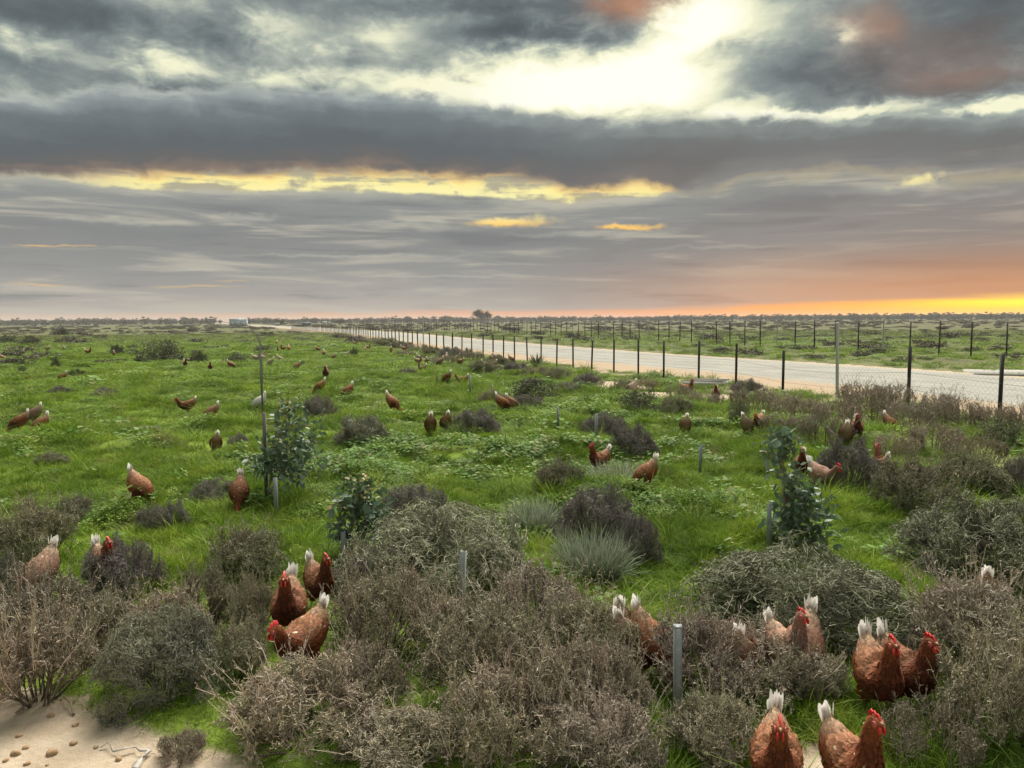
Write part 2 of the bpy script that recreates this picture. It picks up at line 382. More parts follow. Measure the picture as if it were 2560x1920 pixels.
def grass_mat(name, deep, mid, light, transl=.3):
    mt = newmat(name)
    p = pos()
    a, _ = NOISE(p, .55, 3, .6); b, _ = NOISE(p, 2.4, 2, .5)
    c = MIX(SMOOTH(a, .38, .62), deep, mid)
    c = MIX(MA('MULTIPLY', SMOOTH(b, .48, .70), .75), c, light)
    s1, _ = NOISE(p, 1.3, 4, .6); c = MIX(MA('MULTIPLY', SMOOTH(s1, .57, .68), .55), c, (.25, .225, .10))      # patches gone to straw
    c = MIX(MA('MULTIPLY', SMOOTH(s1, .42, .30), .45), c, (.06, .12, .02))
    g, _ = NOISE(p, .09, 3, .6); far = SMOOTH(MA('ADD', VM('LENGTH', p), MA('MULTIPLY', MA('SUBTRACT', g, .5), 45.0)), 48.0, 100.0)      # the paddock is thinner and scrubbier farther out
    c = MIX(MA('MULTIPLY', far, .62), c, MIX(SMOOTH(a, .40, .58), (.105, .098, .048), (.15, .165, .05)))
    v = MA('MULTIPLY', MA('MULTIPLY_ADD', rnd(), .45, .78), MA('MULTIPLY_ADD', ATT('rv').outputs['Fac'], .6, .7))
    c = MIX(1.0, c, COMB(v, v, v), 'MULTIPLY')
    c = MIX(MA('MULTIPLY', SMOOTH(ATT('rv').outputs['Fac'], .90, 1.0), .8), c, (.34, .30, .15))
    finish(c, .75, transl, spec=.25); return mt
M['grass'] = grass_mat('grass', (.115, .195, .015), (.178, .278, .020), (.285, .36, .042))
M['clover'] = grass_mat('clover', (.105, .188, .018), (.165, .268, .024), (.265, .35, .05))
M['weed'] = grass_mat('weed', (.08, .16, .026), (.12, .215, .036), (.18, .29, .075))

def ground_mat():
    mt = newmat('ground'); p = pos()
    big, _ = NOISE(p, .045, 4, .6); mid, _ = NOISE(p, .33, 4, .6); fine, _ = NOISE(p, 5.0, 5, .65); tiny, _ = NOISE(p, 38.0, 4, .7)
    green = MIX(SMOOTH(mid, .38, .64), (.10, .150, .020), (.17, .235, .026))
    dist = VM('LENGTH', p)
    olive = MIX(SMOOTH(mid, .36, .62), (.095, .105, .042), (.135, .155, .048))
    scrub = MIX(SMOOTH(big, .42, .60), olive, (.115, .11, .062))
    c = MIX(SMOOTH(dist, 18.0, 75.0), green, scrub)
    c = MIX(MA('MULTIPLY', SMOOTH(fine, .56, .70), .55), c, (.16, .125, .07))
    c = MIX(MA('MULTIPLY', ATT('beyond').outputs['Fac'], .75), c, MIX(SMOOTH(mid, .38, .62), (.092, .09, .045), (.14, .134, .064)))      # the ungrazed side of the road is olive scrub
    side = ATT('verge').outputs['Fac']
    c = MIX(MA('MULTIPLY', side, MA('MULTIPLY_ADD', SMOOTH(mid, .40, .60), .45, .35)), c, (.21, .165, .115))
    sand = MIX(SMOOTH(fine, .35, .65), (.40, .31, .22), (.50, .40, .295))
    sand = MIX(MA('MULTIPLY', SMOOTH(tiny, .56, .72), .3), sand, (.38, .28, .19))
    sm = SMOOTH(MA('ADD', ATT('sand').outputs['Fac'], MA('MULTIPLY', MA('SUBTRACT', fine, .5), .9)), .32, .68)
    c = MIX(sm, c, sand)
    finish(c, .95, 0, (MA('ADD', fine, MA('MULTIPLY', tiny, .5)), .7, .03), spec=.1); return mt
def road_mat():
    mt = newmat('gravel_road'); p = pos(); ac = ATT('across').outputs['Fac']
    n, _ = NOISE(p, .5, 5, .6); f, _ = NOISE(p, 9.0, 5, .7); t, _ = NOISE(p, 60, 3, .7)
    c = MIX(SMOOTH(n, .35, .65), (.30, .286, .248), (.36, .344, .30))
    c = MIX(MA('MULTIPLY', SMOOTH(t, .5, .7), .4), c, (.22, .20, .165))
    st, _ = NOISE(COMB(MA('MULTIPLY', ac, 9.0), 0.0), 3.0, 3, .6)
    c = MIX(MA('MULTIPLY', SMOOTH(st, .50, .64), .35), c, (.24, .225, .19))
    w = MA('ADD', ac, MA('MULTIPLY', MA('SUBTRACT', n, .5), .06))
    rut = None
    for u in (.26, .44, .60, .78):
        g = MA('POWER', .3679, MA('POWER', MA('DIVIDE', MA('ABSOLUTE', MA('SUBTRACT', w, u)), .018), 2.0)); rut = g if rut is None else MA('ADD', rut, g)
    c = MIX(MA('MULTIPLY', rut, MA('MULTIPLY', SMOOTH(f, .30, .60), .55), clamp=True), c, (.185, .17, .145))
    edge = SMOOTH(MA('ADD', ac, MA('MULTIPLY', MA('SUBTRACT', f, .5), .16)), .14, .03)
    c = MIX(edge, c, (.40, .30, .205))
    finish(c, .95, 0, (MA('ADD', f, t), .5, .02), spec=.1); return mt
def simple(name, col, rough=.6, metal=0.0, var=(.8, 1.15), scale=8.0, dirt=None, bump=.0, obj_space=True, spec=.3):
    mt = newmat(name); q = opos() if obj_space else pos()
    n, _ = NOISE(q, scale, 5, .65)
    v = MA('MULTIPLY_ADD', n, var[1]-var[0], var[0])
    c = MIX(1.0, col, COMB(v, v, v), 'MULTIPLY')
    if dirt is not None: c = MIX(SMOOTH(n, .52, .70), c, dirt)
    finish(c, rough, 0, (n, bump, .01) if bump else None, metal, spec); return mt
M['ground'] = ground_mat(); M['road'] = road_mat()
M['galv'] = simple('galvanised_steel', (.23, .245, .25), .5, .35, scale=30, dirt=(.30, .30, .29))
M['galv_post'] = simple('galvanised_post', (.46, .49, .51), .5, .2, scale=30, dirt=(.40, .41, .41))
M['picket'] = simple('black_steel', (.022, .020, .022), .55, .0, scale=40, dirt=(.05, .035, .03))
M['wire'] = simple('fence_wire', (.20, .20, .19), .5, .5)
M['stake'] = simple('weathered_steel', (.23, .25, .24), .6, .25, scale=30, dirt=(.17, .16, .14))
M['old_wood'] = simple('old_wood', (.12, .115, .10), .9, scale=30)
M['rust'] = simple('rusty_steel', (.14, .095, .08), .8, .1, scale=40, dirt=(.10, .06, .045))
M['stone'] = simple('ochre_stone', (.40, .26, .15), .9, scale=30, dirt=(.33, .25, .17), bump=.5)
M['concrete'] = simple('concrete', (.36, .34, .30), .9, scale=10, dirt=(.30, .28, .25), bump=.3)
M['shed_wall'] = simple('pale_sheet_metal', (.46, .55, .60), .5, .1, scale=.6, var=(.85, 1.1))
M['shed_roof'] = simple('light_roof_sheet', (.60, .66, .70), .4, .2, scale=.6)
M['shed_dark'] = simple('dark_opening', (.10, .12, .13), .7)
M['white_paint'] = simple('white_paint', (.75, .76, .76), .5, scale=1.0)
M['cloth'] = simple('torn_plastic', (.44, .40, .35), .6, scale=18, dirt=(.30, .27, .24))
M['sap_bark'] = simple('young_bark', (.30, .22, .15), .85, scale=60)
def leaf_mat(name, a, b, transl=.2, rough=.5):
    mt = newmat(name); n, _ = NOISE(opos(), 20, 3, .6)
    c = MIX(rnd(), a, b); c = MIX(MA('MULTIPLY', SMOOTH(n, .55, .75), .35), c, (.22, .20, .10))
    finish(c, rough, transl, spec=.45); return mt
M['euc'] = leaf_mat('eucalypt_leaf', (.075, .13, .07), (.175, .245, .165))
M['euc_new'] = leaf_mat('new_eucalypt_leaf', (.36, .25, .06), (.20, .21, .06))
M['spike'] = leaf_mat('spiky_leaf', (.07, .10, .045), (.12, .15, .07))

# ------------------------------------------------------------------ ground sheet and road
def build_ground():
    a = np.concatenate([np.radians(np.arange(-52, 52, .25)), np.radians(np.arange(52, 308, 8))]); na = len(a)
    r = [.25]
    while r[-1] < 70: r.append(r[-1]*1.0125+.002)
    while r[-1] < 1500: r.append(r[-1]*1.045)
    r = np.array(r); nr = len(r)
    RR, AA = np.meshgrid(r, a, indexing='ij'); X = RR*np.sin(AA); Y = RR*np.cos(AA)
    Z = hgt(X, Y) - np.where(RR > 900, (RR-900)*.0, 0)
    v = np.c_[X.ravel(), Y.ravel(), Z.ravel()]
    i = np.arange(nr-1)[:, None]*na; j = np.arange(na)[None]; k = (j+1) % na
    q = np.stack([i+j, i+k, i+na+k, i+na+j], -1).reshape(-1, 4)[:, ::-1]
    c = len(v); v = np.r_[v, [[0, 0, 0]]]; tri = np.stack([np.full(na, c), np.arange(na), (np.arange(na)+1) % na], -1)[:, ::-1]
    rd = rdist(v[:, 0], v[:, 1])
    verge = np.maximum(sst(rd, -8.5, -3.0)*(rd < 0), sst(rd, RW+9, RW+1)*(rd > RW)*.8)
    me = mesh('ground', v, [q, tri], [M['ground']], True, {'sand': sandmask(v[:, 0], v[:, 1]), 'verge': verge, 'beyond': sst(rd, RW, RW+5)})
    tag(obj('ground', me), kind='structure')
build_ground()
def build_road():
    ys = np.concatenate([np.arange(-55, 120, 1.0), np.arange(120, 1180, 6.0)])
    ex = redge(ys); s = (redge(ys+.5)-redge(ys-.5)); nx = 1/np.sqrt(1+s*s); ny = -s*nx      # across the road, to the right
    us = np.array([-.45, 0, .06, .2, .35, .5, .65, .8, .94, 1.0, 1.05]); zz = np.array([-.05, .035, .05, .07, .085, .09, .085, .07, .05, .035, -.05])
    wob = (vn(ys*.35, ys*0, 31)-.5)*.5
    X = ex[:, None] + nx[:, None]*(us[None]*RW + (us[None] < .03)*wob[:, None]); Y = ys[:, None] + ny[:, None]*us[None]*RW
    Z = np.broadcast_to(zz, X.shape) + (vn(X*.8, Y*.8, 33)-.5)*.02
    n, k = X.shape; b = np.arange(n-1)[:, None]*k + np.arange(k-1)[None]
    q = np.stack([b, b+1, b+k+1, b+k], -1).reshape(-1, 4)
    me = mesh('gravel_road', np.c_[X.ravel(), Y.ravel(), Z.ravel()], q, [M['road']], True, {'across': np.broadcast_to(us, X.shape).ravel()})
    tag(obj('gravel_road', me), kind='structure')
build_road()

# ------------------------------------------------------------------ instanced ground cover (stuff)
def scatter(name, label, cat, pts, rot, scl, idx, protos, kind='stuff'):
    """one object whose points carry small plants; protos live in an unlinked collection"""
    c = bpy.data.collections.new(name+'_kinds')
    for i, me in enumerate(protos): c.objects.link(bpy.data.objects.new('%s_kind_%02d' % (name, i), me))
    me = bpy.data.meshes.new(name); me.vertices.add(len(pts)); me.vertices.foreach_set('co', np.asarray(pts, np.float32).ravel())
    for k, a in (('rot', rot), ('scl', scl)):
        at = me.attributes.new(k, 'FLOAT_VECTOR', 'POINT'); at.data.foreach_set('vector', np.asarray(a, np.float32).ravel())
    at = me.attributes.new('idx', 'INT', 'POINT'); at.data.foreach_set('value', np.asarray(idx, np.int32))
    o = tag(obj(name, me), label, cat, None, kind)
    g = bpy.data.node_groups.new(name, 'GeometryNodeTree')
    g.interface.new_socket('Geometry', in_out='INPUT', socket_type='NodeSocketGeometry')
    g.interface.new_socket('Geometry', in_out='OUTPUT', socket_type='NodeSocketGeometry')
    gi = g.nodes.new('NodeGroupInput'); go = g.nodes.new('NodeGroupOutput')
    ci = g.nodes.new('GeometryNodeCollectionInfo'); ci.inputs['Collection'].default_value = c; ci.inputs['Separate Children'].default_value = True
    ip = g.nodes.new('GeometryNodeInstanceOnPoints'); ip.inputs['Pick Instance'].default_value = True
    def na(nm, dt):
        n = g.nodes.new('GeometryNodeInputNamedAttribute'); n.data_type = dt; n.inputs['Name'].default_value = nm
        return [s for s in n.outputs if s.enabled and s.name == 'Attribute'][0]
    e2 = g.nodes.new('FunctionNodeEulerToRotation')
    g.links.new(gi.outputs[0], ip.inputs['Points']); g.links.new(ci.outputs[0], ip.inputs['Instance'])
    g.links.new(na('idx', 'INT'), ip.inputs['Instance Index']); g.links.new(na('rot', 'FLOAT_VECTOR'), e2.inputs[0])
    g.links.new(e2.outputs[0], ip.inputs['Rotation']); g.links.new(na('scl', 'FLOAT_VECTOR'), ip.inputs['Scale'])
    g.links.new(ip.outputs[0], go.inputs[0])
    md = o.modifiers.new('scatter', 'NODES'); md.node_group = g
    return o
def grass_tuft(seed, n, h, spread, w, lean=.5, mat='grass'):
    q = np.random.default_rng(seed); m_ = 4
    a = q.uniform(0, 2*np.pi, n); rr = spread*np.sqrt(q.uniform(0, 1, n))
    base = np.c_[rr*np.cos(a), rr*np.sin(a), np.full(n, -.01)]
    hh = h*q.uniform(.55, 1.15, n); ln = q.normal(0, lean, (n, 2)) + np.c_[np.cos(a), np.sin(a)]*lean*.7
    t = np.linspace(0, 1, m_)[None, :, None]
    P_ = base[:, None, :] + np.concatenate([ln[:, None, :]*hh[:, None, None]*t**1.8, hh[:, None, None]*(t - .28*t**2.2*np.minimum(1, np.linalg.norm(ln, axis=1))[:, None, None])], 2)
    b = q.uniform(0, 2*np.pi, n); side = np.c_[np.cos(b), np.sin(b), np.zeros(n)]
    wd = w*q.uniform(.7, 1.3, n)[:, None]*np.array([.8, 1.0, .75, .12])[None]
    v, f = ribbons(P_, wd, side)
    rv = np.repeat(q.uniform(0, 1, n), m_*2)
    return mesh('grass_tuft', v, f, [M[mat]], True, {'rv': rv, 'lv': np.tile(np.repeat(np.linspace(0, 1, m_), 2), n)})
def leaf_tuft(seed, n, h, spread, size, mat='clover', asp=.8):
    q = np.random.default_rng(seed)
    a = q.uniform(0, 2*np.pi, n); rr = spread*np.sqrt(q.uniform(0, 1, n))
    c = np.c_[rr*np.cos(a), rr*np.sin(a), h*q.uniform(.25, 1.0, n)*(1-.55*(rr/spread)**2)]
    b = q.uniform(0, 2*np.pi, n); tilt = q.uniform(-.1, .75, n); s = size*q.uniform(.6, 1.3, n)
    d = np.c_[np.cos(b)*np.cos(tilt), np.sin(b)*np.cos(tilt), np.sin(tilt)]; side = np.c_[-np.sin(b), np.cos(b), q.uniform(-.35, .35, n)]
    prof = [(0, .0), (.3, .42), (.65, .5), (1.0, .0)]
    V = []
    for (t, w) in prof[1:3]:
        V += [c + d*(s*t)[:, None] - side*(s*w*asp)[:, None], c + d*(s*t)[:, None] + side*(s*w*asp)[:, None]]
    V = [c] + V + [c + d*s[:, None] - np.array([0, 0, .18])*s[:, None]]
    v = np.stack(V, 1).reshape(-1, 3); k = np.arange(n)*6
    f3 = np.concatenate([np.stack([k, k+2, k+1], 1), np.stack([k+3, k+4, k+5], 1)]); f4 = np.stack([k+1, k+2, k+4, k+3], 1)
    return mesh('leaf_tuft', v, [f3, f4], [M[mat]], False, {'rv': np.repeat(q.uniform(0, 1, n), 6), 'lv': np.repeat(q.uniform(0, 1, n), 6)})
BR_X0, BR_Y0 = G(1180, 1150)     # where the broad-leaved weeds grow
SHRUB_SPOTS = []
def build_grass():
    protos = [grass_tuft(1, 70, .085, .085, .0042), grass_tuft(2, 60, .11, .07, .0045), leaf_tuft(3, 110, .075, .10, .018), leaf_tuft(4, 80, .10, .09, .024),
              grass_tuft(5, 34, .21, .05, .005, .45), leaf_tuft(6, 30, .12, .13, .050, 'weed', .62), grass_tuft(7, 46, .06, .09, .0035, .8)]
    P_, Rt, Sc, Ix = [], [], [], []
    for (ra, rb, den, sxy, sz) in ((2.2, 6, 300, .95, .9), (6, 12, 165, 1.15, 1.0), (12, 25, 56, 1.9, 1.15), (25, 50, 15, 3.3, 1.25), (50, 115, 3.4, 6.5, 1.5)):
        n = int(.5*(rb*rb-ra*ra)*np.radians(84)*den)
        r = np.sqrt(rng.uniform(ra*ra, rb*rb, n)); a = np.radians(rng.uniform(-42, 42, n)); x = r*np.sin(a); y = r*np.cos(a)
        rd = rdist(x, y); sm = sandmask(x, y)
        cover = fbm(x*.8, y*.8, 41, 3)
        keep = (sm < .45*rng.uniform(.3, 1.3, n)) & ((rd < -1.2*rng.uniform(.3, 2.5, n)) | (rd > RW+1.5))
        keep &= (rd < 0) | (rng.uniform(0, 1, n) < .30)
        keep &= rng.uniform(0, 1, n) < np.clip(1.35-.9*(cover < .36) - .75*(rd > -5)*(rd < 0), .12, 1)
        x, y, r = x[keep], y[keep], r[keep]; n = len(x)
        pn = fbm(x*.55, y*.55, 51, 3); u = rng.uniform(0, 1, n)
        ix = np.where(pn > .56, np.where(u < .72, 2, np.where(u < .8, 3, 0)), np.where(u < .5, 0, np.where(u < .8, 1, 6)))
        ix = np.where((ix >= 2) & (ix <= 3) & (r > 9) & (rng.uniform(0, 1, n) < .6), 0, ix)
        ix = np.where((u > .965) & (r < 30), 4, ix)
        bd = np.hypot((x-BR_X0)/3.1, (y-BR_Y0)/1.5) + (fbm(x, y, 61)-.5)*1.1
        ix = np.where((bd < 1) & (rng.uniform(0, 1, n) < .16), 5, ix)
        ix = np.where((rng.uniform(0, 1, n) < .006) & (r < 26) & (r > 4.5), 5, ix)
        nearsand = np.hypot(x+1.4, y-3.6) < 1.6
        ix = np.where(nearsand, 6, ix)
        k = rng.uniform(.7, 1.3, n); hb = np.clip(.55+1.3*(fbm(x*1.15, y*1.15, 1, 2)-.2), .5, 1.5)
        P_.append(np.c_[x, y, hgt(x, y)-.005]); Rt.append(np.c_[rng.normal(0, .12, n), rng.normal(0, .12, n), rng.uniform(0, 6.28, n)])
        Sc.append(np.c_[sxy*k, sxy*k, sz*k*hb*np.where(nearsand, .55, 1)]); Ix.append(ix)
    scatter('grass', 'green grass and clover carpet over the whole paddock', 'grass', np.concatenate(P_), np.concatenate(Rt), np.concatenate(Sc), np.concatenate(Ix), protos)
build_grass()

# ------------------------------------------------------------------ shrubs
def grow(q, P0, D0, L, m_, wig, lift=0.0):
    """n branches as polylines of m_ points: starts P0, directions D0, lengths L"""
    n = len(P0); P_ = np.zeros((n, m_, 3)); P_[:, 0] = P0; d = unit(D0)
    for i in range(1, m_):
        d = unit(d + q.normal(0, wig, (n, 3)) + np.array([0, 0, lift])); P_[:, i] = P_[:, i-1] + d*(L/(m_-1))[:, None]
    return P_
def child(q, P_, k, t0=.25):
    """k children per polyline -> start points and parent directions"""
    n, m_, _ = P_.shape
    t = q.uniform(t0, 1, (n, k))*(m_-1); i = np.minimum(t.astype(int), m_-2); fr = (t-i)[..., None]
    idx = np.arange(n)[:, None]
    a = P_[idx, i]; b = P_[idx, i+1]
    return (a*(1-fr)+b*fr).reshape(-1, 3), unit(b-a).reshape(-1, 3)
def squash(P_, Rx, Hz, q, lump):
    """keep a crown inside its dome, with a lumpy outline; above the ground"""
    v = P_/np.array([Rx, Rx, Hz]); r = np.linalg.norm(v, axis=-1)
    a = np.arctan2(v[..., 1], v[..., 0]); e = np.arctan2(v[..., 2], np.hypot(v[..., 0], v[..., 1]))
    lim = 1 + lump*(np.sin(3*a+q)+np.sin(5*a+2.1*q+3*e)+np.sin(2*a-1.7*q+5*e))*.4
    f = np.where(r > lim*.8, (lim*.8 + lim*.25*np.tanh((r-lim*.8)/(lim*.5)))/np.maximum(r, 1e-6), 1.0)
    P_ = P_*f[..., None]; P_[..., 2] = np.maximum(P_[..., 2], .004); return P_
def shrub_meshes(kind, seed):
    q = np.random.default_rng(seed)
    C = dict(  # radius, height, stems, spread, kids per level, lengths, wiggle, lift, twig width, bits
        brown=dict(R=.42, H=.46, n0=34, sp=.75, k=(9, 6, 5), L=(.17, .085, .038), w=(.16, .28, .35), lift=.10, tw=.0032, bits=.75, bs=.0095, m=('brown_twig', 'brown_seed')),
        grey=dict(R=.55, H=.48, n0=40, sp=1.0, k=(10, 7, 5), L=(.22, .12, .062), w=(.22, .42, .55), lift=.03, tw=.0032, bits=.85, bs=.010, m=('grey_twig', 'grey_leaf')),
        purple=dict(R=.42, H=.42, n0=44, sp=1.0, k=(9, 6, 5), L=(.17, .09, .05), w=(.10, .2, .28), lift=.04, tw=.0026, bits=.12, bs=.008, m=('purple_twig', 'grey_leaf')),
        olive=dict(R=.42, H=.38, n0=34, sp=.95, k=(8, 6, 5), L=(.17, .09, .045), w=(.18, .3, .4), lift=.07, tw=.0032, bits=.6, bs=.012, m=('olive_twig', 'grey_leaf')),
        wisp=dict(R=.50, H=.60, n0=46, sp=.45, k=(7, 5, 2), L=(.20, .10, .04), w=(.07, .16, .3), lift=.14, tw=.0034, bits=.6, bs=.010, m=('wisp', 'brown_seed')),
    )[kind]
    a = q.uniform(0, 2*np.pi, C['n0']); e = np.arccos(q.uniform(.05, 1, C['n0'])**.8)*C['sp']
    D0 = np.c_[np.cos(a)*np.sin(e), np.sin(a)*np.sin(e), np.cos(e)]
    b0 = .10 if kind != 'wisp' else .38
    br = b0*np.sqrt(q.uniform(0, 1, C['n0'])); P0 = np.c_[br*np.cos(a), br*np.sin(a), np.zeros(C['n0'])]
    reach = 1/np.sqrt((np.sin(e)/C['R'])**2 + (np.cos(e)/C['H'])**2)
    A = grow(q, P0, D0, reach*q.uniform(.7, 1.0, C['n0']), 7, C['w'][0]*.5, C['lift']*.3)
    lv = [(A, .0065, .0032, 0)]
    cur = A
    for li, (k, L, w) in enumerate(zip(C['k'], C['L'], C['w'])):
        p0, dd = child(q, cur, k, .28 if li == 0 else .15)
        rd_ = unit(q.normal(0, 1, p0.shape)); outw = unit(p0 + np.array([0, 0, .05]))
        d = unit(dd*.75 + rd_*.75 + outw*.35 + np.array([0, 0, C['lift']]))
        cur = grow(q, p0, d, L*q.uniform(.5, 1.25, len(p0)), 5 if li == 0 else (4 if li == 1 else 3), w, C['lift']*.4)
        lv.append((cur, (.0040, .0028, .0)[li], (.0024, .0016, .0)[li], li+1))
    ph = q.uniform(0, 6)
    if kind in ('brown', 'wisp', 'olive'):          # upright dry sprigs that stand clear of the crown
        ns = 46; a = q.uniform(0, 6.28, ns); rr = C['R']*.85*np.sqrt(q.uniform(0, 1, ns)); zz = C['H']*np.sqrt(np.maximum(.05, 1-(rr/C['R'])**2))*.72
        S0 = grow(q, np.c_[rr*np.cos(a), rr*np.sin(a), zz], np.c_[np.cos(a)*rr, np.sin(a)*rr, np.full(ns, .55)] + q.normal(0, .12, (ns, 3)), q.uniform(.14, .26, ns)*C['H']/.42, 5, .10)
        sp0, sdd = child(q, S0, 9, .1); S1 = grow(q, sp0, sdd*.8 + unit(q.normal(0, 1, sp0.shape))*.7, q.uniform(.018, .045, len(sp0)), 3, .2, .1)
    else: S0 = S1 = None
    stems, tw = MB(), MB(); sa, ta, trv, srv = [], [], [], []
    for (Pl, ra, rb, li) in lv:
        Pl = squash(Pl, C['R'], C['H'], ph, .22); n, m_, _ = Pl.shape
        rv = q.uniform(0, 1, n)
        if li < 2:
            v, f = tubes(Pl, np.broadcast_to(np.linspace(ra, rb, m_), (n, m_)), 3); stems.add(v, f)
            sa.append(np.full(len(v), .25*li)); srv.append(np.repeat(rv, m_*3))
        else:
            wd = C['tw']*(1.25 if li == 2 else 1.0)*q.uniform(.7, 1.3, n)[:, None]*np.linspace(1.1, .6, m_)[None]
            T = unit(Pl[:, -1]-Pl[:, 0]); side = unit(np.cross(T, unit(q.normal(0, 1, (n, 3)))))
            v, f = ribbons(Pl, wd, side); tw.add(v, f)
            ta.append(np.repeat(np.clip(.35+.3*(li-1)+q.normal(0, .12, n), 0, 1), m_*2)); trv.append(np.repeat(rv, m_*2))
            last = Pl
    if S0 is not None:
        for Pl, w0 in ((S0, 1.3), (S1, 1.1)):
            n, m_, _ = Pl.shape; T = unit(Pl[:, -1]-Pl[:, 0]); side = unit(np.cross(T, unit(q.normal(0, 1, (n, 3)))))
            v, f = ribbons(Pl, C['tw']*w0*np.broadcast_to(np.linspace(1.1, .6, m_), (n, m_)), side); tw.add(v, f)
            ta.append(np.full(len(v), .95)); trv.append(np.repeat(q.uniform(.4, 1, n), m_*2))
        last = np.concatenate([last, S1, S1])
    nb = int(len(last)*C['bits']); bi = q.choice(len(last), nb, replace=False)
    c = last[bi, q.integers(1, last.shape[1], nb)]; s = C['bs']*q.uniform(.6, 1.4, nb)
    d = unit(q.normal(0, 1, (nb, 3)) + np.array([0, 0, .5])); sd_ = unit(np.cross(d, q.normal(0, 1, (nb, 3))))
    v = np.stack([c, c+d*(s*.5)[:, None]+sd_*(s*.33)[:, None], c+d*s[:, None], c+d*(s*.5)[:, None]-sd_*(s*.33)[:, None]], 1).reshape(-1, 3)
    bits = mesh('seed_heads', v, np.arange(nb*4).reshape(-1, 4), [M[C['m'][1]]], False, {'lv': np.repeat(q.uniform(0, 1, nb), 4), 'rv': np.repeat(q.uniform(0, 1, nb), 4)})
    return [('stems', stems.done('stems', [M[C['m'][0]]], False, {'lv': np.concatenate(sa), 'rv': np.concatenate(srv)})),
            ('twigs', tw.done('twigs', [M[C['m'][0]]], False, {'lv': np.concatenate(ta), 'rv': np.concatenate(trv)})),
            ('leaves' if kind in ('grey', 'olive', 'purple') else 'seed_heads', bits)], C['R'], C['H']
def leafy_meshes(seed, R_, H_, n, size, mat, wood=True):
    """leafy bush: clumps of small leaves through a dome, on a few stems"""
    q = np.random.default_rng(seed)
    nc = 26; a = q.uniform(0, 6.28, nc); e = np.arccos(q.uniform(0.0, 1, nc)); rr = q.uniform(.45, .95, nc)
    cc = np.c_[np.cos(a)*np.sin(e)*R_*rr, np.sin(a)*np.sin(e)*R_*rr, np.cos(e)*H_*rr+.03]
    cs = q.uniform(.16, .30, nc)*R_
    w = q.integers(0, nc, n); c = cc[w] + q.normal(0, 1, (n, 3))*cs[w][:, None]*np.array([.6, .6, .5]); c[:, 2] = np.abs(c[:, 2])
    d = unit(q.normal(0, 1, (n, 3)) + np.array([0, 0, .4])); sd_ = unit(np.cross(d, q.normal(0, 1, (n, 3)))); s = size*q.uniform(.6, 1.4, n)
    v = np.stack([c, c+d*(s*.55)[:, None]+sd_*(s*.28)[:, None], c+d*s[:, None], c+d*(s*.55)[:, None]-sd_*(s*.28)[:, None]], 1).reshape(-1, 3)
    fol = mesh('foliage', v, np.arange(n*4).reshape(-1, 4), [M[mat]], False, {'lv': np.repeat(q.uniform(0, 1, n), 4), 'rv': np.repeat(q.uniform(0, 1, n), 4)})
    A = grow(q, np.c_[q.normal(0, .05*R_, (nc, 2)), np.zeros(nc)], cc, np.linalg.norm(cc, axis=1), 4, .08)
    v, f = tubes(A, np.broadcast_to(np.linspace(.02, .006, 4)*R_, (nc, 4)), 3)
    st = mesh('stems', v, f, [M['bush_wood']], False, {'lv': np.zeros(len(v)), 'rv': np.full(len(v), .5)})
    return [('stems', st), ('foliage', fol)], R_, H_
def silver_meshes(seed):
    q = np.random.default_rng(seed); n = 900
    a = q.uniform(0, 6.28, n); rr = .22*np.sqrt(q.uniform(0, 1, n)); e = q.uniform(.15, 1.15, n)
    A = grow(q, np.c_[rr*np.cos(a), rr*np.sin(a), np.zeros(n)], np.c_[np.cos(a)*np.sin(e)*.9, np.sin(a)*np.sin(e)*.9, np.cos(e)+.25], q.uniform(.18, .40, n), 6, .17, -.06)
    A[..., 2] = np.maximum(A[..., 2], .005)
    T = unit(A[:, -1]-A[:, 0]); side = unit(np.cross(T, q.normal(0, 1, (n, 3))))
    wd = .0085*q.uniform(.6, 1.2, n)[:, None]*np.array([.5, .9, 1, .9, .6, .15])[None]
    v, f = ribbons(A, wd, side)
    lf = mesh('leaves', v, f, [M['silver_leaf']], True, {'lv': np.tile(np.repeat(np.linspace(.1, 1, 6), 2), n), 'rv': np.repeat(q.uniform(0, 1, n), 12)})
    return [('leaves', lf)], .45, .36
PROTO = {}
def proto(kind, i):
    if (kind, i) not in PROTO:
        sd_ = 100+hash(kind) % 1 + i*7 + sum(map(ord, kind))
        if kind == 'silver': PROTO[kind, i] = silver_meshes(sd_)
        elif kind == 'dark': PROTO[kind, i] = leafy_meshes(sd_, .5, .45, 2600, .045, 'dark_leaf')
        else: PROTO[kind, i] = shrub_meshes(kind, sd_)
    return PROTO[kind, i]
NV = dict(brown=3, grey=3, purple=2, olive=2, wisp=2, silver=1, dark=2)
NAME = dict(brown='saltbush', grey='bluebush', purple='dry_shrub', olive='olive_shrub', wisp='dry_weed', silver='silver_plant', dark='dark_bush')
CAT = dict(brown='shrub', grey='shrub', purple='shrub', olive='shrub', wisp='weed', silver='plant', dark='bush')
_cnt = {}
HUES = {'large grey green domed bluebush behind the second stake, centre': (1.0, 1.0), 'largest grey green domed bluebush, behind the hens at right': (.85, .25), 'grey green saltbush of curved bare twigs above the sandy corner': (.6, .6),
        'dark grey green bluebush cut by the right edge, mid height': (.8, .3), 'reddish brown twiggy saltbush at the left edge above the bare sand': (.5, .4)}
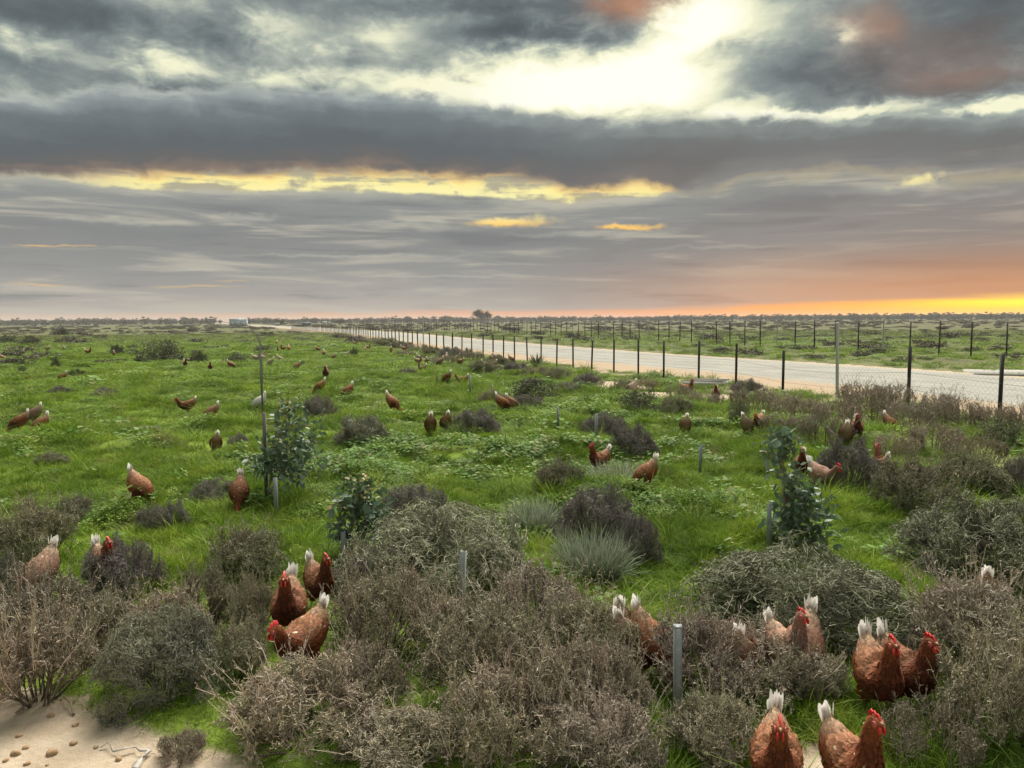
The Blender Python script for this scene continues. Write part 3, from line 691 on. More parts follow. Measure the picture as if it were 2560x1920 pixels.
def shrub(kind, px, base, w, h, label, group=None, back=.55):
    """a shrub whose foot shows at photo pixel (px, base), w x h pixels large"""
    x, y = G(px, base); d = y; wid = w/F*d; x, y = G(px, base); 
    k = 1 + back*wid*.5/d; x *= k; y *= k; wid *= k; hei = max(h/F*d*k, .05)
    _cnt[kind] = _cnt.get(kind, -1)+1
    parts, R_, H_ = proto(kind, _cnt[kind] % NV[kind])
    g_ = 1.22 if kind == 'brown' else 1.04
    sx = wid/(2*R_)*g_; sz = hei/H_*(1.12 if kind == 'brown' else 1.02)
    t = thing(NAME[kind], label, CAT[kind], (x, y, gz(x, y)-.015), random.uniform(0, 6.28), group, (sx, sx, sz))
    hu = HUES.get(label, (random.random(), random.random()))
    for nm, me in parts:
        o_ = obj(nm, me, t); o_['hue'], o_['hue2'] = hu
        if nm in ('twigs', 'seed_heads', 'leaves', 'foliage'): o_['kind'] = 'stuff'
    SHRUB_SPOTS.append((x, y, wid*.5)); return t

# foreground and middle ground, front to back
FG = [
 ('brown', 95, 1795, 300, 240, 'reddish brown twiggy saltbush at the left edge above the bare sand'),
 ('grey', 400, 1785, 350, 215, 'grey green saltbush of curved bare twigs above the sandy corner'),
 ('brown', 455, 1912, 120, 70, 'small dry tumbleweed tuft on the sand beside the green patch'),
 ('brown', 90, 1640, 280, 195, 'brown saltbush behind the reddish one at the left edge'),
 ('brown', 250, 1640, 240, 150, 'brown saltbush behind the grey green one, left half'),
 ('brown', 410, 1630, 220, 140, 'brown saltbush behind the grey green one, right half'),
 ('olive', 90, 1420, 220, 150, 'olive shrub with brown tips at the left edge below the big hen'),
 ('purple', 5, 1520, 120, 140, 'dark brown shrub cut off by the left edge of the picture'),
 ('olive', 200, 1300, 110, 70, 'small dull shrub left of and below the big grazing hen'),
 ('purple', 385, 1350, 90, 75, 'small grey tuft just below the big grazing hen, left one of two'),
 ('purple', 440, 1335, 80, 70, 'small grey tuft just below the big grazing hen, right one of two'),
 ('grey', 545, 1262, 140, 62, 'low grey twiggy shrub beside the hen walking near the sapling'),
 ('olive', 620, 1440, 230, 115, 'brownish green shrub in front of the first steel stake'),
 ('purple', 308, 1515, 200, 150, 'grey brown shrub hiding the body of the hen that faces us at left'),
 ('olive', 515, 1575, 200, 170, 'brown green shrub left of the three hens standing close together'),
 ('olive', 640, 1600, 160, 150, 'green brown shrub directly behind the left pair of close hens'),
 ('olive', 590, 1720, 200, 140, 'green undergrowth shrub left of the hen with the white neck patch'),
 ('brown', 760, 1910, 380, 205, 'large dry brown saltbush at the bottom, left of centre'),
 ('brown', 890, 1800, 250, 170, 'brown saltbush to the right of the hen with the white neck patch'),
 ('brown', 960, 1660, 260, 200, 'brown saltbush in front of the grey green dome, left side'),
 ('brown', 1130, 1640, 220, 120, 'brown saltbush at the foot of the stake before the grey green dome'),
 ('brown', 1010, 1955, 330, 120, 'dark brown saltbush with green beneath at the bottom centre'),
 ('brown', 1210, 1760, 330, 230, 'brown saltbush in the middle of the foreground thicket'),
 ('brown', 1330, 1640, 300, 190, 'brown saltbush at the back of the thicket left of the hens tails'),
 ('brown', 1480, 1720, 300, 200, 'brown saltbush hiding the lower part of the three grazing hens'),
 ('brown', 1250, 1960, 340, 230, 'brown saltbush at the bottom edge right of centre'),
 ('brown', 1430, 1870, 300, 215, 'dense brown saltbush left of the tall foreground stake'),
 ('brown', 1490, 1990, 320, 205, 'pale brown saltbush at the bottom edge under the tall stake'),
 ('brown', 1525, 1830, 210, 180, 'brown saltbush around the foot of the tall foreground stake'),
 ('brown', 1760, 1760, 280, 200, 'brown saltbush right of the tall foreground stake'),
 ('brown', 1800, 1940, 270, 170, 'brown saltbush left of the hen walking towards us'),
 ('brown', 1925, 1775, 300, 150, 'brown saltbush before the big dome, hiding two hens bodies'),
 ('brown', 2045, 1770, 150, 110, 'small brown saltbush between the dome and the pair of near hens'),
 ('grey', 1110, 1500, 520, 190, 'large grey green domed bluebush behind the second stake, centre'),
 ('purple', 985, 1505, 230, 150, 'dark purple grey twiggy shrub at the left foot of the central dome'),
 ('grey', 890, 1480, 200, 85, 'low grey green shoulder shrub left of the central dome'),
 ('grey', 2010, 1640, 610, 208, 'largest grey green domed bluebush, behind the hens at right'),
 ('grey', 2470, 1480, 480, 205, 'dark grey green bluebush cut by the right edge, mid height'),
 ('brown', 2450, 1720, 360, 230, 'brown saltbush at the right edge behind the bottom right corner'),
 ('brown', 2500, 1900, 330, 260, 'brown saltbush filling the bottom right corner'),
 ('wisp', 2330, 1960, 260, 170, 'pale sparse dry weed beside the nearest hen at the bottom right'),
 ('brown', 2400, 1610, 190, 75, 'low brown shrub with a white tail tip showing behind it'),
 ('purple', 1035, 1335, 190, 100, 'grey dry shrub right of the small sapling with yellow tips'),
 ('purple', 1490, 1365, 240, 155, 'round purple grey shrub right of centre above the silver plant'),
 ('purple', 1590, 1400, 140, 140, 'grey shrub leaning on the right side of the round purple one'),
 ('silver', 1480, 1460, 250, 135, 'silvery grey green plant with long narrow leaves right of centre'),
 ('silver', 1330, 1345, 190, 95, 'paler silvery plant left of the round purple shrub'),
 ('silver', 1545, 1225, 190, 70, 'low silvery tuft below the hen beside the grey stake'),
 ('olive', 1400, 1240, 140, 70, 'small olive brown shrub left of the low silvery tuft'),
 ('purple', 1185, 1095, 140, 62, 'grey shrub just right of the two hens seen from behind'),
 ('purple', 1505, 1085, 130, 65, 'dark grey round shrub in the grass left of the fence bend'),
 ('purple', 1575, 1145, 140, 80, 'dark grey shrub just below and right of a similar round one'),
 ('purple', 800, 1052, 90, 66, 'small round grey shrub beside the top of the first sapling'),
 ('purple', 905, 1112, 150, 70, 'grey shrub right of the first sapling with a hen in it'),
 ('purple', 1318, 1022, 100, 42, 'small pale grey shrub beside the pair of hens in mid field'),
 ('olive', 1230, 1012, 80, 32, 'low olive shrub left of the pair of hens in mid field'),
 ('purple', 598, 1112, 62, 44, 'small grey shrub left of the first sapling'),
 ('purple', 365, 1085, 80, 22, 'flat grey weed below the pair of hens on the left'),
 ('olive', 130, 1170, 90, 30, 'flat grey green weed on the left grass'),
 ('purple', 2120, 1232, 185, 125, 'round purple brown shrub behind the right sapling'),
 ('olive', 2290, 1295, 230, 125, 'olive brown shrub right of the hen that looks back'),
 ('olive', 2420, 1240, 200, 100, 'brownish shrub above the dark bluebush at the right edge'),
 ('dark', 2500, 1112, 110, 60, 'small dark green bush at the right edge below the fence'),
 ('purple', 2550, 1235, 80, 100, 'dark shrub cut by the right edge beside the sand patch'),
 ('dark', 1600, 1030, 110, 55, 'dark green bush in front of the pale hen near the fence'),
 ('olive', 1690, 1040, 90, 45, 'green shrub right of the pale hen near the fence'),
 ('dark', 1340, 1000, 130, 50, 'dark bush in mid field below the spiky plant'),
 ('dark', 1845, 1062, 60, 55, 'dark leafy weed behind the hen with the white tail near the fence'),
]
for f_ in FG: shrub(*f_)
WISPS = [(1880, 1035, 130, 60), (1990, 1050, 140, 70), (2090, 1075, 150, 85), (2180, 1050, 150, 80), (2280, 1075, 160, 90), (2390, 1080, 150, 85), (2480, 1085, 140, 80),
         (2060, 1120, 150, 80), (2330, 1130, 160, 80), (2240, 1150, 120, 70), (1950, 1095, 110, 50), (2550, 1090, 110, 90), (2440, 1150, 150, 80), (1760, 1020, 100, 40), (1700, 1000, 90, 40),
         (2150, 1030, 120, 70), (2350, 1060, 120, 80), (2230, 1035, 110, 70)]
for (px, b_, w, h) in WISPS:
    shrub('wisp', px, b_, w, h, 'dry brown upright weeds crowding the foot of the roadside fence', 'dry weeds along the near fence')
VERGE = [(1470, 970, 80, 36), (1395, 950, 80, 34), (1340, 945, 90, 32), (1290, 930, 80, 30), (1240, 915, 80, 28), (1180, 905, 80, 28), (1130, 895, 80, 26), (1080, 888, 70, 24), (1040, 880, 70, 22),
         (1000, 872, 70, 20), (960, 866, 70, 20), (925, 860, 60, 18), (890, 855, 60, 16), (1560, 985, 80, 34), (1620, 975, 70, 34), (1420, 985, 80, 30), (1210, 935, 90, 28), (1110, 915, 80, 24), (1870, 985, 90, 40), (850, 848, 60, 14), (1010, 890, 60, 16), (1330, 970, 60, 26)]
for i, (px, b_, w, h) in enumerate(VERGE):
    shrub(('purple', 'olive', 'wisp')[i % 3], px, b_, w, h, 'low brown verge shrub between the green paddock and the gravel road', 'verge shrubs along the road')
DK = [(293, 888, 34, 22, 'small dark bush left of the broad dark bush on the left field'), (402, 906, 112, 50, 'broad dark bush clump in the left field'), (345, 890, 50, 16, 'low dark bush joined to the left of the broad clump'),
      (495, 905, 48, 30, 'upright dark bush just right of the broad clump'), (588, 910, 70, 26, 'dark flat bush with a hen in front, left of the wire line'), (660, 882, 52, 22, 'dark bush where the wire line begins to fade'),
      (192, 942, 46, 18, 'dark low bush right of a lone grazing hen at left'), (138, 919, 22, 26, 'narrow upright dark bush in the left field'), (57, 938, 22, 18, 'small dark bush near the left edge'),
      (1060, 900, 30, 14, 'small dark bush on the verge left of the road'), (885, 893, 24, 24, 'twin stemmed dark bush in the middle field'), (755, 915, 22, 14, 'small dark tuft among the far hens'),
      (1142, 889, 34, 19, 'dark round bush at the fence foot, middle of three'), (1115, 886, 30, 18, 'dark round bush at the fence foot, left of three'), (1168, 893, 36, 20, 'dark round bush at the fence foot, right of three'),
      (22, 862, 60, 22, 'dark bush mass at the left edge of the far field'), (75, 865, 60, 22, 'long dark bush near the left edge of the far field'), (152, 838, 34, 18, 'round green bush far out on the left field')]
for (px, b_, w, h, lb) in DK: shrub('dark', px, b_, w, h, lb)
for (px, b_, w, h, lb) in [(150, 984, 56, 20, 'low grey bush on the left grass, left of three'), (214, 970, 32, 16, 'smallest grey bush on the left grass, middle of three'), (262, 994, 66, 26, 'grey bush on the left grass, right of three'),
                           (1018, 940, 60, 26, 'grey bush in the middle field with a hen beside it'), (1110, 900, 50, 26, 'grey dark bush with two hens on its right')]:
    shrub('purple', px, b_, w, h, lb)
# far scrub one can still count: single dark bushes over the whole flat
far_protos = [leafy_meshes(900+i, .5, .36, 420, .10, 'far_leaf') for i in range(3)]
n_far = 0
for k in range(900):
    if n_far >= 230: break
    px = random.uniform(-60, 2620); py = 806 + 105*random.random()**1.7
    py -= (px-1280)*.006
    x, y = G(px, py); rd = float(rdist(x, y))
    if -2.5 < rd < RW+2.5 or y > 210 or y < 30: continue
    if rd < -2.5 and y < 60 and px > 500: continue
    parts, R_, H_ = far_protos[k % 3]; s_ = random.uniform(.8, 2.3)*(1 if y > 60 else .7); n_far += 1
    side = 'beyond the road and its fences' if rd > RW else 'on the far flat left of the road'
    t = thing('far_bush', 'small dark scrub bush scattered '+side, 'bush', (x, y, gz(x, y)-.03), random.uniform(0, 6.28), 'far scrub bushes '+side, (s_, s_, s_*random.uniform(.4, .75)))
    for nm, me in parts: obj(nm, me, t)
def build_far_scrub():
    pr = [p[0][1][1] for p in far_protos]
    n = 6000; a = np.radians(rng.uniform(-44, 44, n)); r = 55*np.exp(rng.uniform(0, 1, n)*np.log(700/55)); x = r*np.sin(a); y = r*np.cos(a); rd = rdist(x, y)
    k = ((rd < -3) | (rd > RW+2.5)) & (fbm(x*.05, y*.05, 71, 3) + rng.uniform(-.2, .2, n) > .42); x, y, r = x[k], y[k], r[k]; n = len(x)
    s = rng.uniform(.5, 1.7, n)*np.clip(r/120, .8, 2.0)
    scatter('distant_scrub', 'low grey green scrub covering the far plain', 'scrub', np.c_[x, y, hgt(x, y)-.03], np.c_[np.zeros((n, 2)), rng.uniform(0, 6.28, n)], np.c_[s, s, s*rng.uniform(.25, .55, n)], rng.integers(0, 3, n), pr)
build_far_scrub()
# tree belt along the horizon
def far_tree(seed, H_, wide):
    q = np.random.default_rng(seed); nc = 9
    a = q.uniform(0, 6.28, nc); rr = wide*np.sqrt(q.uniform(0, 1, nc)); cc = np.c_[rr*np.cos(a), rr*np.sin(a), H_*q.uniform(.45, .92, nc)]
    n = 260; w = q.integers(0, nc, n); c = cc[w] + q.normal(0, 1, (n, 3))*np.array([.42, .42, .26])*wide*.55
    d = unit(q.normal(0, 1, (n, 3))); sd_ = unit(np.cross(d, q.normal(0, 1, (n, 3)))); s = .55*q.uniform(.6, 1.4, n)
    v = np.stack([c-d*(s*.5)[:, None], c+sd_*(s*.4)[:, None], c+d*(s*.5)[:, None], c-sd_*(s*.4)[:, None]], 1).reshape(-1, 3)
    m_ = MB(); m_.add(v, np.arange(n*4).reshape(-1, 4)); nl = n*4
    for k in range(4):
        m_.tube([(0, 0, -.3), (cc[k][0]*.4, cc[k][1]*.4, cc[k][2]*.5), tuple(cc[k])], [.16, .11, .05], 4)
    me = m_.done('far_tree', [M['dark_leaf']], False, {'lv': np.full(m_.n, .7), 'rv': np.full(m_.n, .6)}); return me
def build_tree_belt():
    pr = [far_tree(70+i, (4.2, 5.2, 3.6, 4.6)[i], (1.9, 2.2, 2.4, 1.7)[i]) for i in range(4)]
    n = 3600; a = np.radians(rng.uniform(-60, 60, n)); r = rng.uniform(520, 760, n)
    x = r*np.sin(a); y = r*np.cos(a); rd = rdist(x, y); k = (rd < -4) | (rd > RW+4); x, y = x[k], y[k]; n = len(x)
    s = rng.uniform(.5, 1.0, n)*(.68+.42*vn(x*.02, y*.02, 81))
    scatter('tree_belt', 'dark belt of low trees along the whole horizon', 'trees', np.c_[x, y, np.zeros(n)], np.c_[np.zeros((n, 2)), rng.uniform(0, 6.28, n)], np.c_[s*1.25, s*1.25, s], rng.integers(0, 4, n), pr)
build_tree_belt()
def crown_tree(name, label, px, base, dist, H_, wide, gap, dens=900):
    """a tree one can tell apart: trunk, limbs and a clumpy crown"""
    d = ray(px, base); x, y = d.x/d.y*dist, dist; q = np.random.default_rng(int(px)); t = thing(name, label, 'tree', (x, y, 0))
    nc = 14; a = q.uniform(0, 6.28, nc); rr = wide*np.sqrt(q.uniform(0, 1, nc)); cc = np.c_[rr*np.cos(a), rr*np.sin(a)*.8, H_*(gap + (1-gap)*q.uniform(.25, .9, nc)*(1-.45*(rr/wide)**2))]
    tr = MB(); tr.tube([(0, 0, -.4), (.1, 0, H_*gap*.5), (0, .1, H_*gap)], [.035*H_, .028*H_, .024*H_], 6)
    for k in range(nc): tr.tube([(0, .1, H_*gap*.8), tuple(cc[k]*np.array([.6, .6, 1])-np.array([0, 0, .06*H_])), tuple(cc[k])], [.016*H_, .011*H_, .004*H_], 4)
    obj('trunk', tr.done('trunk', [M['bush_wood']], False, {'lv': np.zeros(tr.n), 'rv': np.full(tr.n, .5)}), t)
    w = q.integers(0, nc, dens); c = cc[w] + q.normal(0, 1, (dens, 3))*np.array([.20, .2, .10])*wide
    dd = unit(q.normal(0, 1, (dens, 3))); s_ = unit(np.cross(dd, q.normal(0, 1, (dens, 3)))); sz = .10*wide*q.uniform(.6, 1.4, dens)
    v = np.stack([c-dd*(sz*.5)[:, None], c+s_*(sz*.4)[:, None], c+dd*(sz*.5)[:, None], c-s_*(sz*.4)[:, None]], 1).reshape(-1, 3)
    obj('crown', mesh('crown', v, np.arange(dens*4).reshape(-1, 4), [M['dark_leaf']], False, {'lv': np.repeat(q.uniform(0, 1, dens), 4), 'rv': np.repeat(q.uniform(.2, .8, dens), 4)}), t)
crown_tree('lone_tree', 'lone flat topped tree standing above the horizon belt', 1203, 800, 430, 7.2, 4.6, .42, 2600)
crown_tree('far_tree', 'dark round tree near the pale shed at the end of the road, left one', 697, 812, 300, 3.2, 2.4, .12)
crown_tree('far_tree', 'dark round tree near the end of the road, right of the white hut', 848, 808, 300, 2.8, 1.9, .15)

# ------------------------------------------------------------------ fences
def picket_mesh(h, s=1.0):
    m_ = MB()
    for k in range(3): 
        a = k*2.0944; m_.box((math.cos(a)*.017*s, math.sin(a)*.017*s, h/2-.1), (.034*s, .007*s, h+.2), a)
    return m_.done('picket', [M['picket']])
def pole_mesh(h, r=.030):
    m_ = MB(); m_.tube([(0, 0, -.2), (0, 0, h), (0, 0, h+.012), (0, 0, h+.02)], [r, r, r*1.12, r*.6], 10)
    return m_.done('pole', [M['galv_post']], True)
def curve_pts(fn, y0, y1, step):
    ys = np.arange(y0, y1, .05); xs = fn(ys); s = np.concatenate([[0], np.cumsum(np.hypot(np.diff(xs), np.diff(ys)))])
    t = np.arange(0, s[-1], step); return np.interp(t, s, xs), np.interp(t, s, ys)
def wires(name, xs, ys, hs, parent, rad=.0026):
    for h in hs:
        P_ = np.c_[xs, ys, [gz(a, b)+h for a, b in zip(xs, ys)]]
        v, f = tubes(P_[None], np.full((1, len(P_)), rad), 3); obj(name, mesh(name, v, f, [M['wire']]), parent)
def netting(xs, ys, h, parent, cell=.10, rad=.0009, hmin=.02):
    """diamond netting as thin slanted wires, bay by bay"""
    m_ = MB()
    for i in range(len(xs)-1):
        a = np.array([xs[i], ys[i]]); b = np.array([xs[i+1], ys[i+1]]); L = np.linalg.norm(b-a); za, zb = gz(*a), gz(*b)
        n = int((L+h)/cell)
        for sgn in (0, 1):
            u0_ = np.arange(n)*cell; lo = np.maximum(u0_-h, 0); hi = np.minimum(u0_, L); ok = hi-lo > .03; u0k, lo, hi = u0_[ok], lo[ok], hi[ok]
            z0 = u0k-lo; z1 = u0k-hi
            if sgn: lo, hi = L-lo, L-hi
            def pt(u, z):
                t = (u/L)[:, None]; g = za+(zb-za)*u/L; return np.c_[a[None]*(1-t)+b[None]*t, z*(h-hmin)/h+hmin+g]
            v, f = tubes(np.stack([pt(lo, z0), pt(hi, z1)], 1), np.full((len(lo), 2), rad), 3); m_.add(v, f)
    tag(obj('netting', m_.done('netting', [M['wire']]), parent), kind='stuff')
def near_line(y): return redge(y) - 2.05
def build_near_fence():
    t = thing('roadside_fence', 'near wire fence of short dark posts along the gravel road', 'fence')
    cols = [2497, 2270, 2093, 1957, 1840, 1746, 1659, 1596, 1535, 1479, 1433, 1392, 1353, 1318, 1287, 1259, 1233, 1208]
    yy = np.arange(6, 60, .02); xx = near_line(yy); pc = np.array([pixcol(a, b) for a, b in zip(xx, yy)])
    ys = [float(np.interp(-c, -pc, yy)) for c in cols]
    y0 = ys[0]; ys = [y0-3.0, y0-1.5] + ys
    xb, yb = curve_pts(near_line, ys[-1]+1.45, 165, 1.62); ys += list(yb)
    P1 = picket_mesh(1.12); P1f = picket_mesh(1.12, 1.2); G1 = pole_mesh(1.77, .034); gal = {4, 4+22, 4+22+24, 4+22+48}
    xs = [float(near_line(y)) for y in ys]
    for i, (x, y) in enumerate(zip(xs, ys)):
        me = G1 if i in gal else (P1 if y < 40 else P1f)
        o = obj('post', me, t, (x, y, gz(x, y)), (random.gauss(0, .012), random.gauss(0, .012), random.uniform(0, 6)), (1, 1, random.uniform(.96, 1.05)))
        if i in gal: o['label'] = 'tall pale galvanised post'
    wires('wire', xs, ys, (.06, .36, .68, 1.00), t)
    netting(xs[:24], ys[:24], 1.0, t)
build_near_fence()
def far_line(y): return redge(y) + RW*1.07 + 12.0
def build_far_fence():
    t = thing('far_fence', 'taller wire fence with alternating pale posts beyond the road', 'fence')
    xs, ys = curve_pts(far_line, 27.6, 215, 1.62)
    P1 = picket_mesh(1.60, 1.1); G1 = pole_mesh(1.68, .034)
    for i, (x, y) in enumerate(zip(xs, ys)):
        o = obj('post', G1 if i % 5 == 3 else P1, t, (x, y, gz(x, y)), (random.gauss(0, .01), random.gauss(0, .01), random.uniform(0, 6)), (1, 1, random.uniform(.98, 1.02)))
    wires('wire', xs, ys, (.2, .8, 1.45), t, .004)
build_far_fence()
def build_left_fence():
    t = thing('paddock_fence', 'old wire fence line running away across the grass towards the pale shed', 'fence')
    ys = np.concatenate([[7.45, 14.5], np.arange(19, 62, 5.0), np.arange(66, 200, 8)]); xs = -.3275*ys - np.where(ys > 55, (ys-55)*.017, 0) + .02
    pm = MB()
    pm.box((0, 0, .42), (.030, .030, 1.04), .4); P1 = pm.done('post', [M['old_wood']])
    for x, y in zip(xs, ys): obj('post', P1, t, (x, y, gz(x, y)), (random.gauss(0, .02), random.gauss(0, .02), random.uniform(0, 3)), (1, 1, random.uniform(.9, 1.05)))
    b = MB(); b.tube([(xs[0]+.02, ys[0]-.06, gz(xs[0], ys[0])), (xs[0]+.17, ys[0]+.10, .42)], [.010, .010], 6); obj('brace', b.done('brace', [M['rust']]), t)
    wires('wire', list(xs[1:]), list(ys[1:]), (.3, .8), t, .0014)
    netting(list(xs[1:4]), list(ys[1:4]), .8, t, .16, .001)
build_left_fence()

# loose steel stakes: (px of the foot, py of the foot, py of the top, material, lean, label)
STAKES = [(691, 1300, 1196, 'stake', 0, 'short grey steel stake right of the first sapling'), (860, 1412, 1325, 'stake', 0, 'grey steel stake holding the small sapling with yellow tips'),
          (1150, 1565, 1371, 'stake', .06, 'grey steel stake leaning right in front of the central dome'), (1694, 1840, 1542, 'galv', -.01, 'tallest grey steel stake standing in the foreground thicket'),
          (1491, 1112, 1035, 'galv', 0, 'grey stake standing above the hen right of centre'), (1396, 1072, 1017, 'stake', -.03, 'thin dark stake in the grass right of centre'),
          (1750, 1178, 1108, 'galv', .03, 'short pale wooden peg in the bright grass left of the right sapling'), (1921, 1390, 1262, 'stake', 0, 'grey stake beside the right sapling'),
          (1176, 998, 948, 'stake', -.02, 'thin dark stake right of the hen in mid field'), (1230, 1006, 962, 'stake', 0, 'thin green grey stake in mid field'),
          (1093, 966, 938, 'rust', 0, 'small dark stake left of the hen in mid field'), (981, 920, 901, 'galv', 0, 'tiny pale peg in the far grass')]
for (px, pb, ptp, mk, lean, lb) in STAKES:
    x, y = G(px, pb); h = (pb-ptp)/F*y*1.02; m_ = MB()
    m_.box((0, -.012, h/2-.05), (.032, .004, h+.1)); m_.box((-.014, .006, h/2-.052), (.004, .032, h+.096)); m_.box((.014, .006, h/2-.052), (.004, .032, h+.096))
    if mk == 'galv' and pb > 1700: m_.box((0, .004, h-.001), (.036, .038, .004))
    tag(obj('steel_stake', m_.done('stake', [M[mk]]), None, (x, y, gz(x, y)), (random.uniform(-.02, .02), lean, random.uniform(-.4, .4))), lb, 'stake', 'steel stakes in the paddock')

# ------------------------------------------------------------------ eucalypt saplings, leaf by leaf
def leaf_mesh(seed, L, w, mat, curl):
    q = np.random.default_rng(seed); prof = [(0, .02), (.18, .55), (.42, 1.0), (.70, .72), (.90, .28), (1.0, .02)]
    v = []; 
    for (t, ww) in prof:
        z = -curl*t*t*L; v += [(t*L, -ww*w/2, z+.10*w*ww), (t*L, 0, z), (t*L, ww*w/2, z+.10*w*ww)]
    f = []
    for i in range(len(prof)-1):
        a = i*3; f += [(a, a+1, a+4, a+3), (a+1, a+2, a+5, a+4)]
    return mesh('leaf', v, np.array(f), [M[mat]], True)
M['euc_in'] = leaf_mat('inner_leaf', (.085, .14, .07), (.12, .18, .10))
LEAF = [leaf_mesh(1, .085, .044, 'euc', .25), leaf_mesh(2, .070, .040, 'euc', .1), leaf_mesh(3, .10, .036, 'euc', .4), leaf_mesh(4, .06, .042, 'euc', .2)]
LEAFN = [leaf_mesh(5, .05, .026, 'euc_new', .1), leaf_mesh(6, .04, .022, 'euc_new', .2)]
def sapling(px, base, top, label, masses, n_leaf, new_frac, seed, yoff=.12):
    """masses: (px, py, rx, ry, share) of leaf clusters in the photo"""
    x, y = G(px, base); y += yoff; x *= (y/(y-yoff)); z0 = gz(x, y); q = random.Random(seed); dep = y
    def local(ppx, ppy):
        d = fw + rt*((ppx-1280)/F) + up*((960-ppy)/F); k = dep/d.y; return d.x*k-x, CH+d.z*k-z0
    t = thing('eucalypt_sapling', label, 'sapling', (x, y, z0))
    tx, tz = local(masses[0][0], top)
    st = MB(); st.tube([(0, 0, -.05), (tx*.2+.01, .01, tz*.35), (tx*.6, -.01, tz*.7), (tx, 0, tz)], [.009, .008, .006, .003], 6); obj('stem', st.done('stem', [M['sap_bark']], True), t)
    k = 0
    for (mx, my, rx, ry, share) in masses:
        cx, cz = local(mx, my); wx, wz = rx/F*dep, ry/F*dep
        nb = max(5, int(n_leaf*share/7)); tot = int(n_leaf*share)
        tips = []
        for b in range(nb):
            a = q.uniform(0, 6.28); rr = math.sqrt(q.random()); 
            tip = Vector((cx+wx*rr*math.cos(a), wx*.8*rr*math.sin(a)*q.choice((-1, 1)), cz+wz*q.uniform(-.8, .9)))
            hz = max(.04, min(tz*.95, tip.z-.08)); fx = tx*(hz/tz); root = Vector((fx, 0, hz)); mid = (root+tip)/2 + Vector((0, 0, .03))
            bm_ = MB(); bm_.tube([tuple(root), tuple(mid), tuple(tip)], [.004, .003, .0015], 4); obj('branch', bm_.done('branch', [M['sap_bark']]), t); tips.append((root, mid, tip))
        for i in range(tot):
            r_, m_, tp = q.choice(tips); u = q.uniform(.35, 1.0); p = r_.lerp(m_, u*2) if u < .5 else m_.lerp(tp, u*2-1)
            p = p + Vector((q.gauss(0, .028), q.gauss(0, .028), q.gauss(0, .030)))
            if q.random() < .55: a = q.uniform(0, 6.28); rr = math.sqrt(q.random()); e_ = q.uniform(-1, 1); p = Vector((cx+wx*rr*math.cos(a), q.uniform(-.7, .7)*wx, cz+wz*rr*math.sin(a)))
            new = q.random() < new_frac*max(0.0, min(1.0, (p.z/tz-.55)*2.6))
            me = q.choice(LEAFN if new else LEAF); s_ = q.uniform(.75, 1.3)
            obj('leaf', me, t, p, (q.uniform(-.9, .9), q.uniform(-.3, 1.25), q.uniform(0, 6.28)), (s_, s_, s_)); k += 1
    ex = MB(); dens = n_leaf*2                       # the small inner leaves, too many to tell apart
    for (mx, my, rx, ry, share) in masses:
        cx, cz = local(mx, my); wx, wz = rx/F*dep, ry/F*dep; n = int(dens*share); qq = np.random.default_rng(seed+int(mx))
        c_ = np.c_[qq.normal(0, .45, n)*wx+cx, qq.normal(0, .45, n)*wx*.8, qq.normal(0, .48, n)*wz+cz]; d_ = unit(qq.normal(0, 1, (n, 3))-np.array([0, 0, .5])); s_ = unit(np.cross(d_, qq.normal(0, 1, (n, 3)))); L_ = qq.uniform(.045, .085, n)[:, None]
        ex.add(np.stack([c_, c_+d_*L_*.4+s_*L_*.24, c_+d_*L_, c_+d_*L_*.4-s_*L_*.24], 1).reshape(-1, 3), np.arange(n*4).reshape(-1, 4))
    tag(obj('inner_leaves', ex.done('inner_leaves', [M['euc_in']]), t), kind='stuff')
    return t
sapling(668, 1270, 1012, 'tallest leafy eucalypt sapling beside the old wire fence', [(725, 1020, 35, 25, .10), (738, 1080, 72, 45, .26), (730, 1150, 88, 58, .48), (665, 1150, 35, 50, .16)], 300, .8, 3)
sapling(868, 1405, 1195, 'small blue green eucalypt sapling with yellow tips above a steel stake', [(905, 1215, 55, 28, .20), (900, 1265, 75, 38, .45), (945, 1310, 55, 32, .25), (850, 1330, 28, 30, .10)], 230, 1.0, 5)
sapling(1960, 1392, 1085, 'slender eucalypt sapling behind the largest dome, with a tuft of leaves on top', [(1955, 1112, 60, 42, .22), (1978, 1195, 42, 50, .12), (2015, 1270, 75, 60, .34), (1960, 1310, 50, 55, .16), (2035, 1335, 50, 45, .16)], 300, .25, 9)

# spiky plant at the fence foot
def spiky(px, base, w, h, label):
    x, y = G(px, base); W_ = w/F*y/2; H_ = h/F*y; t = thing('spiky_plant', label, 'plant', (x, y, gz(x, y))); q = random.Random(5)
    for i in range(34):
        a = q.uniform(0, 6.28); e = q.uniform(.1, 1.2); L = H_*q.uniform(.7, 1.1); m_ = MB()
        p = np.array([[0, 0, 0], [math.cos(a)*math.sin(e)*W_*.6, math.sin(a)*math.sin(e)*W_*.6, L*.5*math.cos(e*.6)], [math.cos(a)*math.sin(e)*W_, math.sin(a)*math.sin(e)*W_, L*math.cos(e*.8)]])
        v, f = ribbons(p[None], np.array([[.06, .10, .012]]), np.array([[-math.sin(a), math.cos(a), 0]])); m_.add(v, f)
        obj('leaf', m_.done('leaf', [M['spike']]), t)
spiky(1340, 918, 70, 36, 'dark green spiky plant at the foot of the roadside fence')

